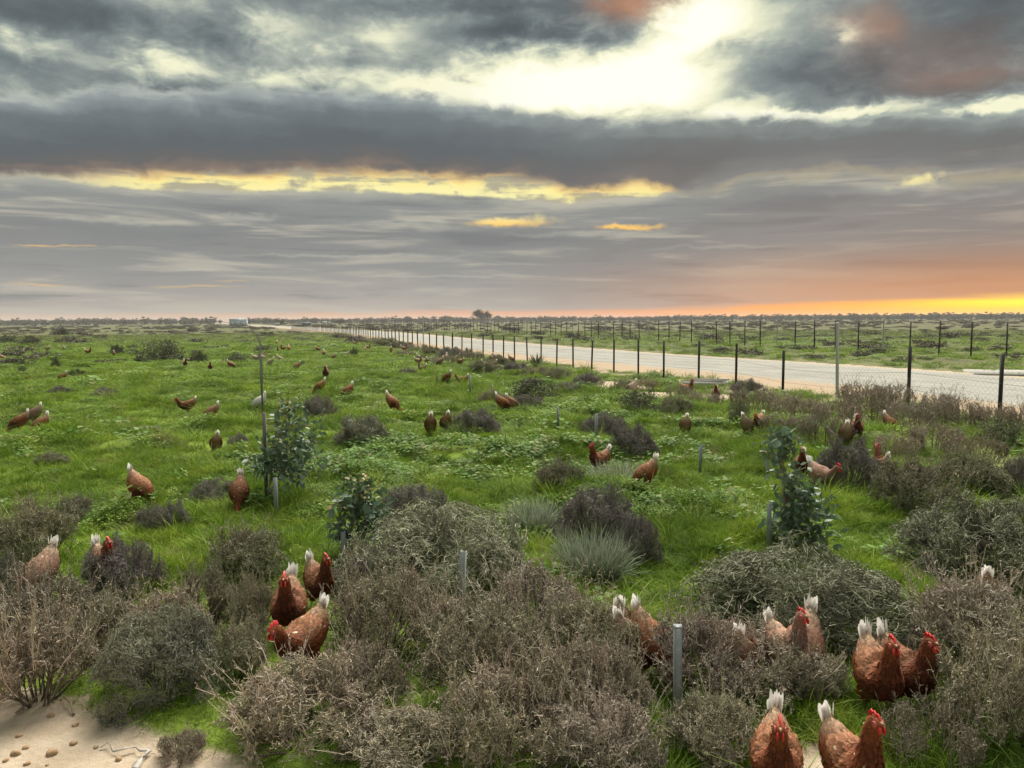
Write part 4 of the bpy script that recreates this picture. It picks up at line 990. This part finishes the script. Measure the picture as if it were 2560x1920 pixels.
# ------------------------------------------------------------------ stones and litter on the sand
def stone(px, py, w, label, flat=.65):
    x, y = G(px, py); s = w/F*y/2*1.3; q = np.random.default_rng(int(px*7+py))
    th = np.linspace(0, np.pi, 6)[1:-1]; ph = np.linspace(0, 2*np.pi, 8, endpoint=False)
    ring = np.array([[math.sin(a)*math.cos(b), math.sin(a)*math.sin(b), math.cos(a)] for a in th for b in ph]); ring = np.r_[ring, [[0, 0, 1], [0, 0, -1]]]
    ring *= (1+q.normal(0, .20, (len(ring), 1))); ring = np.sign(ring)*np.abs(ring)**.85; ring *= np.array([s, s*q.uniform(.7, 1), s*flat])
    f4 = np.array([[i*8+j, (i+1)*8+j, (i+1)*8+(j+1) % 8, i*8+(j+1) % 8] for i in range(3) for j in range(8)]); f3 = np.array([[32, j, (j+1) % 8] for j in range(8)] + [[33, 24+(j+1) % 8, 24+j] for j in range(8)])
    tag(obj('stone', mesh('stone', ring, [f4, f3], [M['stone']], False), None, (x, y, gz(x, y)+s*flat*.22), (0, 0, q.uniform(0, 6))), label, 'stone', 'loose stones on the bare sand')
STONES = [(128, 1795, 14, 'small pale stone at the top edge of the bare sand under the saltbush'), (190, 1817, 15, 'rounded ochre stone near the upper edge of the sand'), (48, 1845, 13, 'small yellow stone at the left of the bare sand'),
          (184, 1864, 16, 'blocky ochre stone in the middle of the bare sand'), (66, 1874, 12, 'small reddish stone left of the largest stone'), (131, 1888, 24, 'largest ochre stone on the bare sand'),
          (40, 1889, 20, 'flat reddish stone near the left edge of the sand'), (70, 1913, 14, 'reddish stone at the bottom edge of the sand'), (296, 1903, 15, 'orange brown stone in front of the torn strip'),
          (240, 1873, 10, 'tiny pale stone left of the torn strip'), (15, 1905, 12, 'small stone in the bottom left corner'), (118, 1916, 8, 'tiny dark stone at the bottom edge')]
for s_ in STONES: stone(*s_)
def litter_strip():
    pts = [(252, 1878), (272, 1873), (284, 1890), (310, 1890), (338, 1882), (352, 1892), (376, 1889), (362, 1904), (348, 1918), (338, 1935)]
    W_ = [.010, .016, .012, .014, .012, .018, .022, .020, .040, .034]
    P_ = []
    for i, (a, b) in enumerate(pts):
        x, y = G(a, b); P_.append((x, y, gz(x, y)+.010+.016*abs(math.sin(i*1.7))))
    P_ = np.array(P_); c = P_.mean(0); c[2] = 0; P_ = P_-c
    tt = np.linspace(0, len(P_)-1, 46); P2 = np.stack([np.interp(tt, np.arange(len(P_)), P_[:, k]) for k in range(3)], 1); w2 = np.interp(tt, np.arange(len(P_)), W_)
    T = unit(np.gradient(P2, axis=0)); A = unit(np.cross(T, [0, 0, 1])); tw_ = tt*1.1
    side = A*np.cos(tw_)[:, None]*.9 + np.array([0, 0, 1])*np.sin(tw_)[:, None]*.45
    v = np.stack([P2-side*w2[:, None]*.5, P2+np.array([0, 0, .004]), P2+side*w2[:, None]*.5], 1).reshape(-1, 3)
    b = np.arange(45)*3; f = np.concatenate([np.stack([b, b+1, b+4, b+3], 1), np.stack([b+1, b+2, b+5, b+4], 1)])
    o = obj('plastic_strip', mesh('plastic_strip', v, f, [M['cloth']], True), None, tuple(c)); sm = o.modifiers.new('thickness', 'SOLIDIFY'); sm.thickness = .0015
    tag(o, 'twisted torn strip of pale plastic lying on the sand', 'litter')
litter_strip()
def dead_stick(px, py, px2, py2, label, hgt_=.0):
    x, y = G(px, py); x2, y2 = G(px2, py2); m_ = MB(); h = (py-py2)/F*y if hgt_ else 0
    end = ((x2-x), (y2-y), .02) if not hgt_ else ((px2-px)/F*y, 0, h)
    m_.tube([(0, 0, 0), (end[0]*.5+.01, end[1]*.5, end[2]*.5+.012), end], [.006, .005, .003], 5)
    m_.tube([(end[0]*.5+.01, end[1]*.5, end[2]*.5+.012), (end[0]*.7+.03, end[1]*.7+.03, end[2]*.6+.03)], [.004, .002], 4)
    tag(obj('dead_branch', m_.done('dead_branch', [M['sap_bark']]), None, (x, y, gz(x, y)+.008)), label, 'branch')
dead_stick(40, 1790, 95, 1762, 'pale bare branch poking out from under the reddish saltbush'); dead_stick(185, 1795, 160, 1760, 'short bare branch lying at the foot of the reddish saltbush')
dead_stick(1985, 1690, 2022, 1455, 'thin black stem rising out of the largest dome', 1.0)
dead_stick(2270, 1690, 2330, 1735, 'pale bare branch lying right of the near pair of hens')

# ------------------------------------------------------------------ small structures by the road
def slab(px, py, w, d, h, rz, label, bars=0):
    x, y = G(px, py); t = thing('concrete_culvert', label, 'culvert', (x, y, 0), rz)
    m_ = MB(); m_.box((0, 0, h/2-.05), (w, d, h+.1), 0, .97); obj('slab', m_.done('slab', [M['concrete']]), t)
    m_ = MB(); m_.box((0, -d/2-.04, h*.45), (w*1.04, .07, h*1.1)); obj('headwall', m_.done('headwall', [M['concrete']]), t)
    for k in range(bars):
        m_ = MB(); m_.box((0, -d*.35+k*d*.35, h+.03), (w*.9, .07, .03)); obj('bar', m_.done('bar', [M['concrete']]), t)
slab(1770, 962, 1.1, 1.0, .10, -.5, 'low pale concrete culvert with bars beside the gravel road', 3)
slab(2575, 934, 3.4, 2.2, .05, -.35, 'pale concrete crossing slab on the far side of the road')
def shed(name, px, base, dist, w, d, h, label, wall, roof, gable=.0, bays=0):
    r_ = ray(px, base); x, y = r_.x/r_.y*dist, dist; t = thing(name, label, 'shed', (x, y, 0), -math.atan2(x, y)*.5)
    m_ = MB(); m_.box((0, 0, h/2), (w, d, h)); nb = 22
    for k in range(nb): m_.box((-w/2+(k+.5)*w/nb, -d/2-.02, h*.48), (w/nb*.45, .05, h*.94))
    obj('wall', m_.done('wall', [M[wall]]), t)
    m_ = MB(); e = .18
    v = [(-w/2-e, -d/2-e, h+.01), (w/2+e, -d/2-e, h+.01), (w/2+e, d/2+e, h+.01), (-w/2-e, d/2+e, h+.01), (-w/2-e, 0, h+.12+gable), (w/2+e, 0, h+.12+gable)]
    m_.add(v, [np.array([[0, 1, 5, 4], [2, 3, 4, 5], [3, 2, 1, 0]]), np.array([[0, 4, 3], [1, 2, 5]])]); obj('roof', m_.done('roof', [M[roof]]), t)
    for k in range(bays):
        m_ = MB(); m_.box((-w/2+(k+.5)*w/bays, -d/2-.06, h*.42), (w/bays*.62, .06, h*.5)); obj('panel', m_.done('panel', [M['shed_roof']]), t)
shed('pale_shed', 597, 818, 300, 6.2, 4.0, 2.55, 'pale blue grey box shed at the far end of the wire line', 'shed_wall', 'shed_roof', .1, 3)
shed('white_hut', 812, 812, 320, 1.4, 1.4, 1.3, 'tiny white hut left of the far end of the roadside fence', 'white_paint', 'white_paint', .1)
shed('white_trailer', 694, 815, 300, 1.6, 1.2, .8, 'tiny white box beside the dark round tree near the shed', 'white_paint', 'white_paint', .05)
shed('grey_hut', 766, 813, 330, 3.4, 2.0, .9, 'long low grey hut between the two dark round trees', 'shed_dark', 'shed_wall', .05)

# ------------------------------------------------------------------ hens
def hen_mats():
    mt = newmat('plumage'); c = ATT('Col').outputs['Color']
    n, _ = NOISE(opos(), 85, 3, .6); v = MA('MULTIPLY', MA('MULTIPLY_ADD', n, .7, .65), ATT('tint', 'OBJECT').outputs['Fac'])
    c = MIX(1.0, c, COMB(v, v, v), 'MULTIPLY'); c = MIX(ATT('pale', 'OBJECT').outputs['Fac'], c, (.85, .83, .78))
    finish(c, .75, .08, (n, .35, .006), spec=.2); M['plumage'] = mt
    mt = newmat('tail_plumage'); finish(MIX(ATT('pale', 'OBJECT').outputs['Fac'], ATT('Col').outputs['Color'], (.8, .76, .68)), .7, .5, spec=.2); M['tail'] = mt
    M['comb'] = simple('comb_red', (.62, .045, .045), .5, scale=60, var=(.75, 1.2)); M['skin'] = simple('face_skin', (.50, .12, .10), .6, scale=80)
    M['beak'] = simple('horn', (.42, .25, .14), .45, scale=50); M['shank'] = simple('shank', (.62, .50, .27), .6, scale=80)
    mt = newmat('eye'); finish((.05, .02, .01), .15, spec=.6); M['eye'] = mt
    mt = newmat('eye_ring'); finish((.55, .22, .05), .3); M['iris'] = mt
hen_mats()
SP = {  # spine of each pose, tail to beak: x, z, half width, half depth
 'alert': [(-.150, .328, .010, .014), (-.138, .306, .027, .031), (-.114, .272, .052, .056), (-.073, .230, .079, .082), (-.013, .200, .094, .095), (.042, .196, .091, .093), (.083, .214, .076, .080), (.112, .250, .055, .060), (.125, .294, .041, .045), (.131, .338, .033, .037), (.138, .374, .0285, .032), (.152, .398, .0255, .029), (.171, .403, .018, .021), (.185, .399, .009, .011)],
 'tall': [(-.150, .322, .010, .014), (-.138, .300, .027, .031), (-.114, .268, .052, .056), (-.073, .228, .079, .082), (-.013, .200, .094, .095), (.040, .200, .091, .093), (.078, .226, .075, .079), (.102, .270, .055, .060), (.112, .322, .042, .046), (.117, .375, .034, .038), (.125, .418, .0285, .032), (.140, .444, .0255, .029), (.159, .449, .018, .021), (.173, .445, .009, .011)],
 'walk': [(-.150, .328, .010, .014), (-.138, .306, .027, .031), (-.114, .272, .052, .056), (-.073, .230, .079, .082), (-.013, .200, .094, .095), (.045, .192, .091, .092), (.095, .203, .072, .076), (.135, .226, .053, .057), (.163, .256, .039, .042), (.182, .284, .031, .034), (.198, .305, .0265, .030), (.215, .315, .0235, .026), (.233, .312, .017, .019), (.245, .305, .009, .011)],
 'peck': [(-.136, .358, .010, .014), (-.127, .334, .027, .031), (-.106, .296, .052, .056), (-.068, .243, .079, .083), (-.013, .200, .095, .095), (.040, .170, .091, .092), (.084, .144, .072, .076), (.116, .116, .052, .055), (.138, .090, .039, .042), (.153, .067, .031, .034), (.165, .048, .0265, .029), (.177, .034, .0225, .025), (.187, .021, .016, .018), (.193, .011, .009, .010)],
}
def loft(sp, k=18, sub=4):
    sp = np.array(sp, float); n = len(sp); t = np.linspace(0, n-1, (n-1)*sub+1); m_ = np.gradient(sp, axis=0)
    i = np.minimum(t.astype(int), n-2); u = (t-i)[:, None]
    c = (2*u**3-3*u**2+1)*sp[i] + (u**3-2*u**2+u)*m_[i] + (-2*u**3+3*u**2)*sp[i+1] + (u**3-u**2)*m_[i+1]
    T = np.gradient(c[:, :2], axis=0); T /= np.linalg.norm(T, axis=1, keepdims=True); Nn = np.c_[-T[:, 1], T[:, 0]]
    a = np.linspace(0, 2*np.pi, k, endpoint=False)
    ca, sa = np.cos(a), np.sin(a)
    V = np.stack([c[:, 0:1]+Nn[:, 0:1]*c[:, 3:4]*sa, np.abs(c[:, 2:3])*ca, c[:, 1:2]+Nn[:, 1:2]*c[:, 3:4]*sa], 2)
    r = len(c); b = np.arange(r-1)[:, None]*k; j = np.arange(k)[None]; j2 = (j+1) % k
    q = np.stack([b+j, b+j2, b+k+j2, b+k+j], -1).reshape(-1, 4)
    v = V.reshape(-1, 3); v = np.r_[v, [[c[0, 0], 0, c[0, 1]], [c[-1, 0], 0, c[-1, 1]]]]; e0, e1 = len(v)-2, len(v)-1
    tr = np.array([[e0, (jj+1) % k, jj] for jj in range(k)] + [[e1, (r-1)*k+jj, (r-1)*k+(jj+1) % k] for jj in range(k)])
    return v, [q, tr], c, T
def ell(c, d, rx=0.0, k=12, m_=8):
    th = np.linspace(0, np.pi, m_+1)[1:-1]; ph = np.linspace(0, 2*np.pi, k, endpoint=False)
    v = np.array([[math.cos(a), math.sin(a)*math.cos(b), math.sin(a)*math.sin(b)] for a in th for b in ph]); v = np.r_[v, [[1, 0, 0], [-1, 0, 0]]]*np.array(d)
    ca, sa = math.cos(rx), math.sin(rx); v = np.c_[v[:, 0]*ca-v[:, 2]*sa, v[:, 1], v[:, 0]*sa+v[:, 2]*ca] + np.array(c)
    n = len(th); f4 = np.array([[i*k+j, (i+1)*k+j, (i+1)*k+(j+1) % k, i*k+(j+1) % k] for i in range(n-1) for j in range(k)])
    f3 = np.array([[n*k, j, (j+1) % k] for j in range(k)] + [[n*k+1, (n-1)*k+(j+1) % k, (n-1)*k+j] for j in range(k)])
    return v, [f4, f3]
def hen_colour(p, nz, s):
    """plumage colour, with painted breast shade, at a body point: s runs 0 (tail) to 1 (beak)"""
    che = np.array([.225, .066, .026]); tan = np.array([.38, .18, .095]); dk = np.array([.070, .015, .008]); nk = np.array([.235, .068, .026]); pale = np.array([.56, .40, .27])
    def mx(a, b, w): return a*(1-w[:, None]) + b*w[:, None]
    n = len(p); c = np.tile(che, (n, 1))
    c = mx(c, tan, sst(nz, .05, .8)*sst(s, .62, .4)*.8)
    c = mx(c, dk, sst(s, .34, .46)*sst(s, .84, .66)*sst(nz, .45, -.15)*.92)  # dark breast plumage, with shade painted in where it turns forward and down
    c = mx(c, nk, sst(s, .62, .78))
    c = mx(c, pale, sst(s, .24, .10)*.75)
    c = mx(c, pale, sst(nz, -.2, -.8)*sst(s, .42, .22)*.5)
    return c
def make_hen(pose, seed):
    q = np.random.default_rng(seed); sp = SP[pose]
    v, f, c, T = loft(sp); mb = MB(); mb.add(v, f)
    tilt = math.atan2(sp[3][1]-sp[5][1], sp[3][0]-sp[5][0])+math.pi
    bx, bz = sp[4][0], sp[4][1]
    for s in (-1, 1):
        wv, wf = ell((bx-.030, s*.080, bz+.014), (.100, .015, .054), tilt if pose == 'peck' else -.36)      # folded wing, its tip tucked in
        wv[:, 1] -= s*np.clip(bx+.01-wv[:, 0], 0, 1)*.34; mb.add(wv, wf)
        mb.add(*ell((bx+.012, s*.048, .125), (.034, .030, .062), .0)); mb.add(*ell((bx+.004, s*.047, .085), (.017, .016, .034), 0.0))    # thigh
    tmp = obj('tmp', mb.done('tmp')); rm = tmp.modifiers.new('r', 'REMESH'); rm.mode = 'VOXEL'; rm.voxel_size = .0058; sm = tmp.modifiers.new('s', 'SMOOTH'); sm.iterations = 4; sm.factor = .5
    ev = tmp.evaluated_get(bpy.context.evaluated_depsgraph_get()); me0 = bpy.data.meshes.new_from_object(ev)
    nv = len(me0.vertices); co = np.zeros(nv*3); me0.vertices.foreach_get('co', co); co = co.reshape(-1, 3); no = np.zeros(nv*3, np.float32); me0.vertex_normals.foreach_get('vector', no); no = no.reshape(-1, 3).astype(float)
    faces = np.array([list(p.vertices) for p in me0.polygons if len(p.vertices) == 4], np.int32); tri = np.array([list(p.vertices) for p in me0.polygons if len(p.vertices) == 3], np.int32).reshape(-1, 3)
    bpy.data.objects.remove(tmp)
    def near(p):
        d = ((p[:, None, 0]-c[None, :, 0])**2 + (p[:, None, 2]-c[None, :, 1])**2); i = d.argmin(1); return i/(len(c)-1), i
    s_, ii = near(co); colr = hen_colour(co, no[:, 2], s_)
    head = sst(s_, .86, .93); colr = colr*(1-head[:, None]) + np.array([.34, .10, .05])*head[:, None]
    shk = MB(); 
    for s in (-1, 1):
        fx = .012 if s > 0 else -.02
        shk.tube([(bx+.004, s*.047, .092), (bx-.012, s*.047, .066), (bx+fx, s*.047, .012), (bx+fx+.004, s*.047, .004)], [.010, .0075, .0062, .007], 7)
        for a, L in ((0, .042), (.5, .036), (-.5, .036), (math.pi, .020)):
            shk.tube([(bx+fx, s*.047, .008), (bx+fx+math.cos(a)*L*.6, s*.047+math.sin(a)*L*.6, .008), (bx+fx+math.cos(a)*L, s*.047+math.sin(a)*L, .003)], [.005, .004, .002], 5)
    sv = np.concatenate(shk.v); allv = np.r_[co, sv]; ff = [faces] + ([tri] if len(tri) else []) + [a+nv for a in shk.f]
    mi = np.concatenate([np.full(len(a), 0) for a in ff[:len(ff)-len(shk.f)]] + [np.full(len(a), 1) for a in shk.f])
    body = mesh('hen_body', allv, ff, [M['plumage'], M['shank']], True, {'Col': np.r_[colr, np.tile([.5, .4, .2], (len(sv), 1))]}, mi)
    # contour feathers lying back over the body
    ar = q.permutation(nv); ar = ar[(s_[ar] < .90) & (co[ar, 2] > .10)]; w = np.clip(1.2-.5*(s_[ar] > .62), 0, 1); ar = ar[q.uniform(0, 1, len(ar)) < w][:2400]
    p = co[ar]; nn = no[ar]; sf = s_[ar]; Tb = -np.c_[T[ii[ar], 0], np.zeros(len(ar)), T[ii[ar], 1]]
    d = unit(Tb + q.normal(0, .12, Tb.shape)); d = unit(d - nn*np.sum(d*nn, 1, keepdims=True)); side = unit(np.cross(nn, d))
    L = np.where(sf < .62, q.uniform(.020, .036, len(ar)), q.uniform(.012, .021, len(ar)))*np.where(sf > .78, .7, 1); wd = L*np.where(sf < .62, .58, .42)
    wing = (np.abs(p[:, 1]) > .078) & (sf < .5); L = np.where(wing, L*1.25, L)
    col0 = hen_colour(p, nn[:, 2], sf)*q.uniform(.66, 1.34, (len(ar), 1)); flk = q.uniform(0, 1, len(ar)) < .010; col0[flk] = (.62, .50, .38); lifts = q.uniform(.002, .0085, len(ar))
    rows = []; cols = []
    for (t, ww, lf, cm) in ((0, .35, .2, .8), (.35, .9, .55, .85), (.75, .95, .9, 1.0), (1.0, .35, 1.0, 1.38)):
        cen = p + d*(L*t)[:, None] + nn*(lifts*lf+.0006)[:, None]
        dip = -nn*(.10*wd*ww)[:, None]
        rows += [cen - side*(wd*ww*.5)[:, None] + dip, cen + side*(wd*ww*.5)[:, None] + dip]; cols += [col0*cm, col0*cm]
    fv = np.stack(rows, 1).reshape(-1, 3); fc = np.clip(np.stack(cols, 1).reshape(-1, 3), 0, .9); k = np.arange(len(ar))*8
    fq = np.concatenate([np.stack([k+2*i, k+2*i+1, k+2*i+3, k+2*i+2], 1) for i in range(3)])
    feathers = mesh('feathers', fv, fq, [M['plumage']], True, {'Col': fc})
    # tail fan: white tipped, folded into a ridge
    tb = np.array([sp[1][0]-.004, 0, sp[1][1]+.012]); td = np.array([sp[0][0]-sp[2][0], sp[0][1]-sp[2][1]+.055]); td /= np.linalg.norm(td); tl = MB(); tcx = []
    for i in range(9):
        u = (i-4)/4.0; ang = math.atan2(td[1], -td[0]) + q.uniform(-.20, .20) + .08*abs(u); L_ = q.uniform(.058, .092)*(1-.10*abs(u))
        d_ = np.array([-math.cos(ang), u*.14, math.sin(ang)]); d_ /= np.linalg.norm(d_); sd_ = np.cross(d_, [0, 1, 0])*(.85) + np.array([0, .5*np.sign(u+.01), 0]); sd_ /= np.linalg.norm(sd_)
        b0_ = tb + np.array([0, u*.020, -.010*abs(u)]); prof = ((-.3, .012), (.30, .016), (.65, .016), (.90, .010), (1.05, .003))
        vv = []
        for (t, ww) in prof: cen = b0_+d_*L_*t; vv += [cen-sd_*ww, cen+sd_*ww]
        tl.add(vv, np.array([[2*k_, 2*k_+1, 2*k_+3, 2*k_+2] for k_ in range(4)]))
        for (t, ww) in prof: w_ = float(sst(t, -.05, .45)*q.uniform(.75, 1.0)); tcx += [np.array([.47, .24, .13])*(1-w_)+np.array([.95, .94, .90])*w_]*2
    tail = tl.done('tail', [M['tail']], True, {'Col': np.array(tcx)})
    # head furniture
    hx, hz, hw = sp[11][0], sp[11][1], sp[11][2]; dirx = np.array([sp[13][0]-sp[10][0], sp[13][1]-sp[10][1]]); dirx /= np.linalg.norm(dirx); upx = np.array([-dirx[1], dirx[0]])
    def H(u, y_, w_): return (hx+dirx[0]*u+upx[0]*w_, y_, hz+dirx[1]*u+upx[1]*w_)
    cb = MB(); prof = [(.034, .006), (.031, .026), (.024, .030), (.018, .028), (.010, .043), (.003, .037), (-.006, .050), (-.013, .043), (-.022, .044), (-.030, .034), (-.034, .020)]
    for s in (-1, 1): pass
    pv = [H(u, 0, w_+.002) for (u, w_) in prof]; pb = [H(u, 0, .010) for (u, _) in prof]; n_ = len(prof)
    vv = [(x_, y_+s*.0035, z_) for s in (-1, 1) for (x_, y_, z_) in pv+pb]
    fq_ = []
    for s in range(2):
        o_ = s*2*n_
        for i in range(n_-1): fq_.append((o_+i, o_+i+1, o_+n_+i+1, o_+n_+i))
    for i in range(n_-1): fq_.append((i, i+1, 2*n_+i+1, 2*n_+i))
    cb.add(vv, np.array(fq_)); comb = cb.done('comb', [M['comb']])
    pairs = []
    for s in (-1, 1):
        for nm, el_, mk in (('wattle', ell(H(.022, s*.010, -.030), (.011, .005, .017), 0), 'comb'), ('cheek', ell(H(.010, s*(hw*.70), -.004), (.016, .0062, .014), math.atan2(dirx[1], dirx[0])), 'skin'),
                            ('eye', ell(H(.012, s*(hw*.70+.0046), .003), (.0042, .003, .0042), 0), 'eye')):
            q_ = MB(); q_.add(*el_); pairs.append((nm, q_.done(nm, [M[mk]], True)))
    bk = MB(); bk.tube([H(.020, 0, -.002), H(.034, 0, -.003), H(.050, 0, -.010)], [.0085, .0068, .0012], 8); beak = bk.done('beak', [M['beak']], True)
    return [('body', body), ('feathers', feathers), ('tail', tail), ('comb', comb), ('beak', beak)] + pairs
HEN = {(p_, i): make_hen(p_, 10*i+len(p_)) for p_ in SP for i in range(2 if p_ in ('alert', 'peck') else 1)}
_hc = [0]
def hen(px, py, heading, pose, label, tint=1.0, pale=0.0, group=None, size=1.0):
    """heading in degrees: 0 faces right, 90 away from us, 180 left, 270 towards us"""
    x, y = G(px, py); _hc[0] += 1; parts = HEN[pose, _hc[0] % (2 if pose in ('alert', 'peck') else 1)]
    k = size*random.uniform(.88, .98)
    t = thing('hen', label, 'hen', (x, y, gz(x, y)-.004), R(heading)-math.atan2(x, y), group, (k, k, k))
    for nm, me in parts:
        if y > 28 and nm in ('eye', 'cheek', 'wattle', 'feathers', 'beak'): continue
        o = obj(nm, me, t)
        if nm in ('body', 'feathers', 'tail'): o['tint'] = float(tint)*(1.15 if y > 5 else 1.0); o['pale'] = float(pale) if nm != 'tail' else float(pale)*.5
        if nm == 'feathers': o['kind'] = 'stuff'
    return t
HENS = [
 (2122, 2025, 308, 'tall', 'nearest hen at the bottom right, standing sideways with a tall red comb', 1.05, 0),
 (1938, 2005, 274, 'alert', 'hen walking straight towards us at the bottom edge', 1.05, 0),
 (2190, 1792, 292, 'alert', 'front hen of the near right pair, facing us with a white tail behind', 1.0, 0),
 (2258, 1780, 312, 'alert', 'darker hen of the near right pair, turned right with an upright comb', .72, 0),
 (762, 1690, 228, 'walk', 'hen with a white patch on its neck facing left among the saltbush', 1.0, 0),
 (725, 1600, 262, 'alert', 'hen facing us with a red comb, middle of the three close hens', .78, 0),
 (798, 1508, 292, 'alert', 'rear hen of the three close together, head turned right', .72, 0),
 (262, 1500, 285, 'alert', 'hen facing us behind a grey brown shrub on the left', .8, 0),
 (100, 1505, 228, 'peck', 'hen with its head down and pale tail up, half hidden at the left', 1.1, .12),
 (355, 1292, 305, 'peck', 'big fluffy hen grazing in the left grass with its white tail up', .95, 0),
 (600, 1282, 262, 'peck', 'dark hen grazing beside the post of the old wire fence', .72, 0),
 (1545, 1640, 92, 'peck', 'hen seen from behind with a pointed white tail, right of centre', .95, 0),
 (1568, 1668, 70, 'peck', 'hen with a bright white tail directly in front of the one seen from behind', 1.0, .15),
 (1632, 1690, 312, 'peck', 'hen grazing to the right left of the tallest stake', .95, 0),
 (1850, 1712, 85, 'peck', 'orange hen with a white tail seen from behind before the big dome', 1.35, .12),
 (1962, 1712, 305, 'tall', 'alert hen with a red comb in front of the big dome', 1.15, .12),
 (2002, 1722, 255, 'peck', 'hen with a raised white tail close behind the alert one at the dome', 1.0, .1),
 (2465, 1575, 88, 'peck', 'hen hidden behind brown shrubs at the right, only its tail tip showing', 1.0, 0),
 (2052, 1236, 318, 'walk', 'hen behind the right sapling facing right with a dark red head', .8, .1),
 (2005, 1195, 268, 'alert', 'dark hen behind the leaves at the top of the right sapling', .7, 0),
 (2203, 1205, 112, 'alert', 'hen right of the round purple brown shrub, seen from behind looking left', 1.05, .05),
 (1500, 1172, 222, 'alert', 'hen standing below the grey stake right of centre', .85, 0),
 (1612, 1232, 215, 'peck', 'hen grazing to the left above the silvery plants', .9, 0),
 (1713, 1090, 100, 'peck', 'light brown hen seen from behind in the grass right of centre', 1.15, .1),
 (1868, 1082, 62, 'peck', 'hen with a big white tail in the weeds near the fence', .9, .25),
 (1898, 1078, 250, 'walk', 'brown hen half hidden right of the big white tail in the weeds', .85, 0),
 (2114, 1120, 95, 'peck', 'hen with a pale streak in the weeds by the fence, left of two', 1.0, .15),
 (2140, 1108, 275, 'alert', 'dark hen in the weeds by the fence, right of two', .75, 0),
 (2228, 1075, 325, 'peck', 'hen with an upright white tail under the fence at right', .9, 0),
 (1790, 998, 268, 'alert', 'dark red hen beside the concrete culvert', .78, 0),
 (1577, 985, 205, 'peck', 'pale tan hen on the sandy bank under the fence', 1.2, .4),
 (1258, 1030, 355, 'peck', 'left hen of the overlapping pair in mid field', .95, 0),
 (1282, 1026, 25, 'peck', 'right hen of the overlapping pair in mid field', 1.0, .1),
 (1157, 968, 182, 'walk', 'hen facing left between two thin stakes in mid field', .8, 0),
 (982, 1032, 318, 'peck', 'hen grazing towards the right in the open mid field', 1.0, 0),
 (868, 1000, 205, 'peck', 'hen grazing towards the left in the open mid field', .95, 0),
 (1077, 1098, 92, 'peck', 'left one of the two hens seen from behind near the broad leaved weeds', .85, 0),
 (1114, 1088, 108, 'peck', 'right one of the two hens seen from behind near the broad leaved weeds', .75, 0),
 (876, 1102, 92, 'peck', 'small looking hen behind the grey shrub right of the first sapling', 1.0, .2),
 (648, 1034, 200, 'peck', 'mostly white hen beside the old wire fence above the first sapling', 1.1, .85),
 (540, 1112, 100, 'peck', 'hen seen from behind left of the first sapling', .95, .05),
 (528, 1056, 188, 'peck', 'right hen of the pair grazing left on the open grass', .95, .05),
 (470, 1038, 180, 'walk', 'left hen of the pair grazing left on the open grass', .8, 0),
 (100, 1084, 205, 'peck', 'right hen of the three at the left edge, tail held high', .85, 0),
 (48, 1076, 182, 'peck', 'left hen of the three at the left edge', .9, 0),
 (85, 1058, 150, 'peck', 'rear hen of the three at the left edge, partly hidden', .95, .2),
 (156, 950, 200, 'peck', 'lone hen grazing beside a dark bush in the left field', .85, 0),
 (815, 955, 265, 'alert', 'dark lone hen facing us in the middle field', .7, 0),
 (463, 918, 280, 'alert', 'dark hen below the broad bush clump in the left field', .75, 0),
 (526, 924, 270, 'alert', 'dark hen between the broad clump and the flat dark bush', .75, 0),
 (578, 920, 350, 'peck', 'hen grazing in front of the flat dark bush left of the wire line', .8, 0),
]
for h_ in HENS: hen(h_[0], h_[1], h_[2], h_[3], h_[4], h_[5], h_[6], 'brown hens in the paddock')
FARH = [(20, 880), (54, 890), (120, 880), (160, 878), (220, 890), (9, 902), (658, 899), (701, 902), (677, 920), (741, 927), (693, 862), (708, 858), (695, 881), (709, 878), (722, 878), (794, 879), (810, 890), (834, 897),
        (867, 890), (888, 864), (909, 878), (920, 873), (978, 884), (1010, 884), (1029, 870), (1049, 902), (1067, 915), (1100, 918), (1056, 935), (1151, 913), (1117, 906), (1142, 900), (1214, 927), (1233, 931), (1279, 911), (1241, 909), (1116, 963), (1079, 876), (1045, 912), (640, 905), (800, 993), (1715, 990), (285, 893)]
for i, (px, py) in enumerate(FARH):
    q_ = random.choice((0, 180, 200, 340, 90, 270, 150, 30))
    lb = 'tiny distant hen on the far grass left of the old wire line' if px < 645 else 'tiny distant hen on the far grass between the wire line and the road'
    hen(px, py, q_, random.choice(('peck', 'peck', 'alert')), lb, random.uniform(.7, 1.1), random.choice((0, 0, .1, .3)), 'distant hens')

# ------------------------------------------------------------------ the evening air
def build_haze():
    global nt
    m_ = MB(); m_.box((0, 0, 4.0), (3300, 3300, 10.0)); mt = bpy.data.materials.new('haze'); mt.use_nodes = True; nt = mt.node_tree; nt.nodes.clear()
    v = N('ShaderNodeVolumePrincipled'); v.inputs['Color'].default_value = (.92, .90, .92, 1); v.inputs['Density'].default_value = .00026; v.inputs['Anisotropy'].default_value = .2
    o = N('ShaderNodeOutputMaterial'); lk(v.outputs[0], o.inputs['Volume'])
    tag(obj('haze', m_.done('haze', [mt])), 'thin grey evening haze over the plain', 'haze', None, 'stuff')
build_haze()
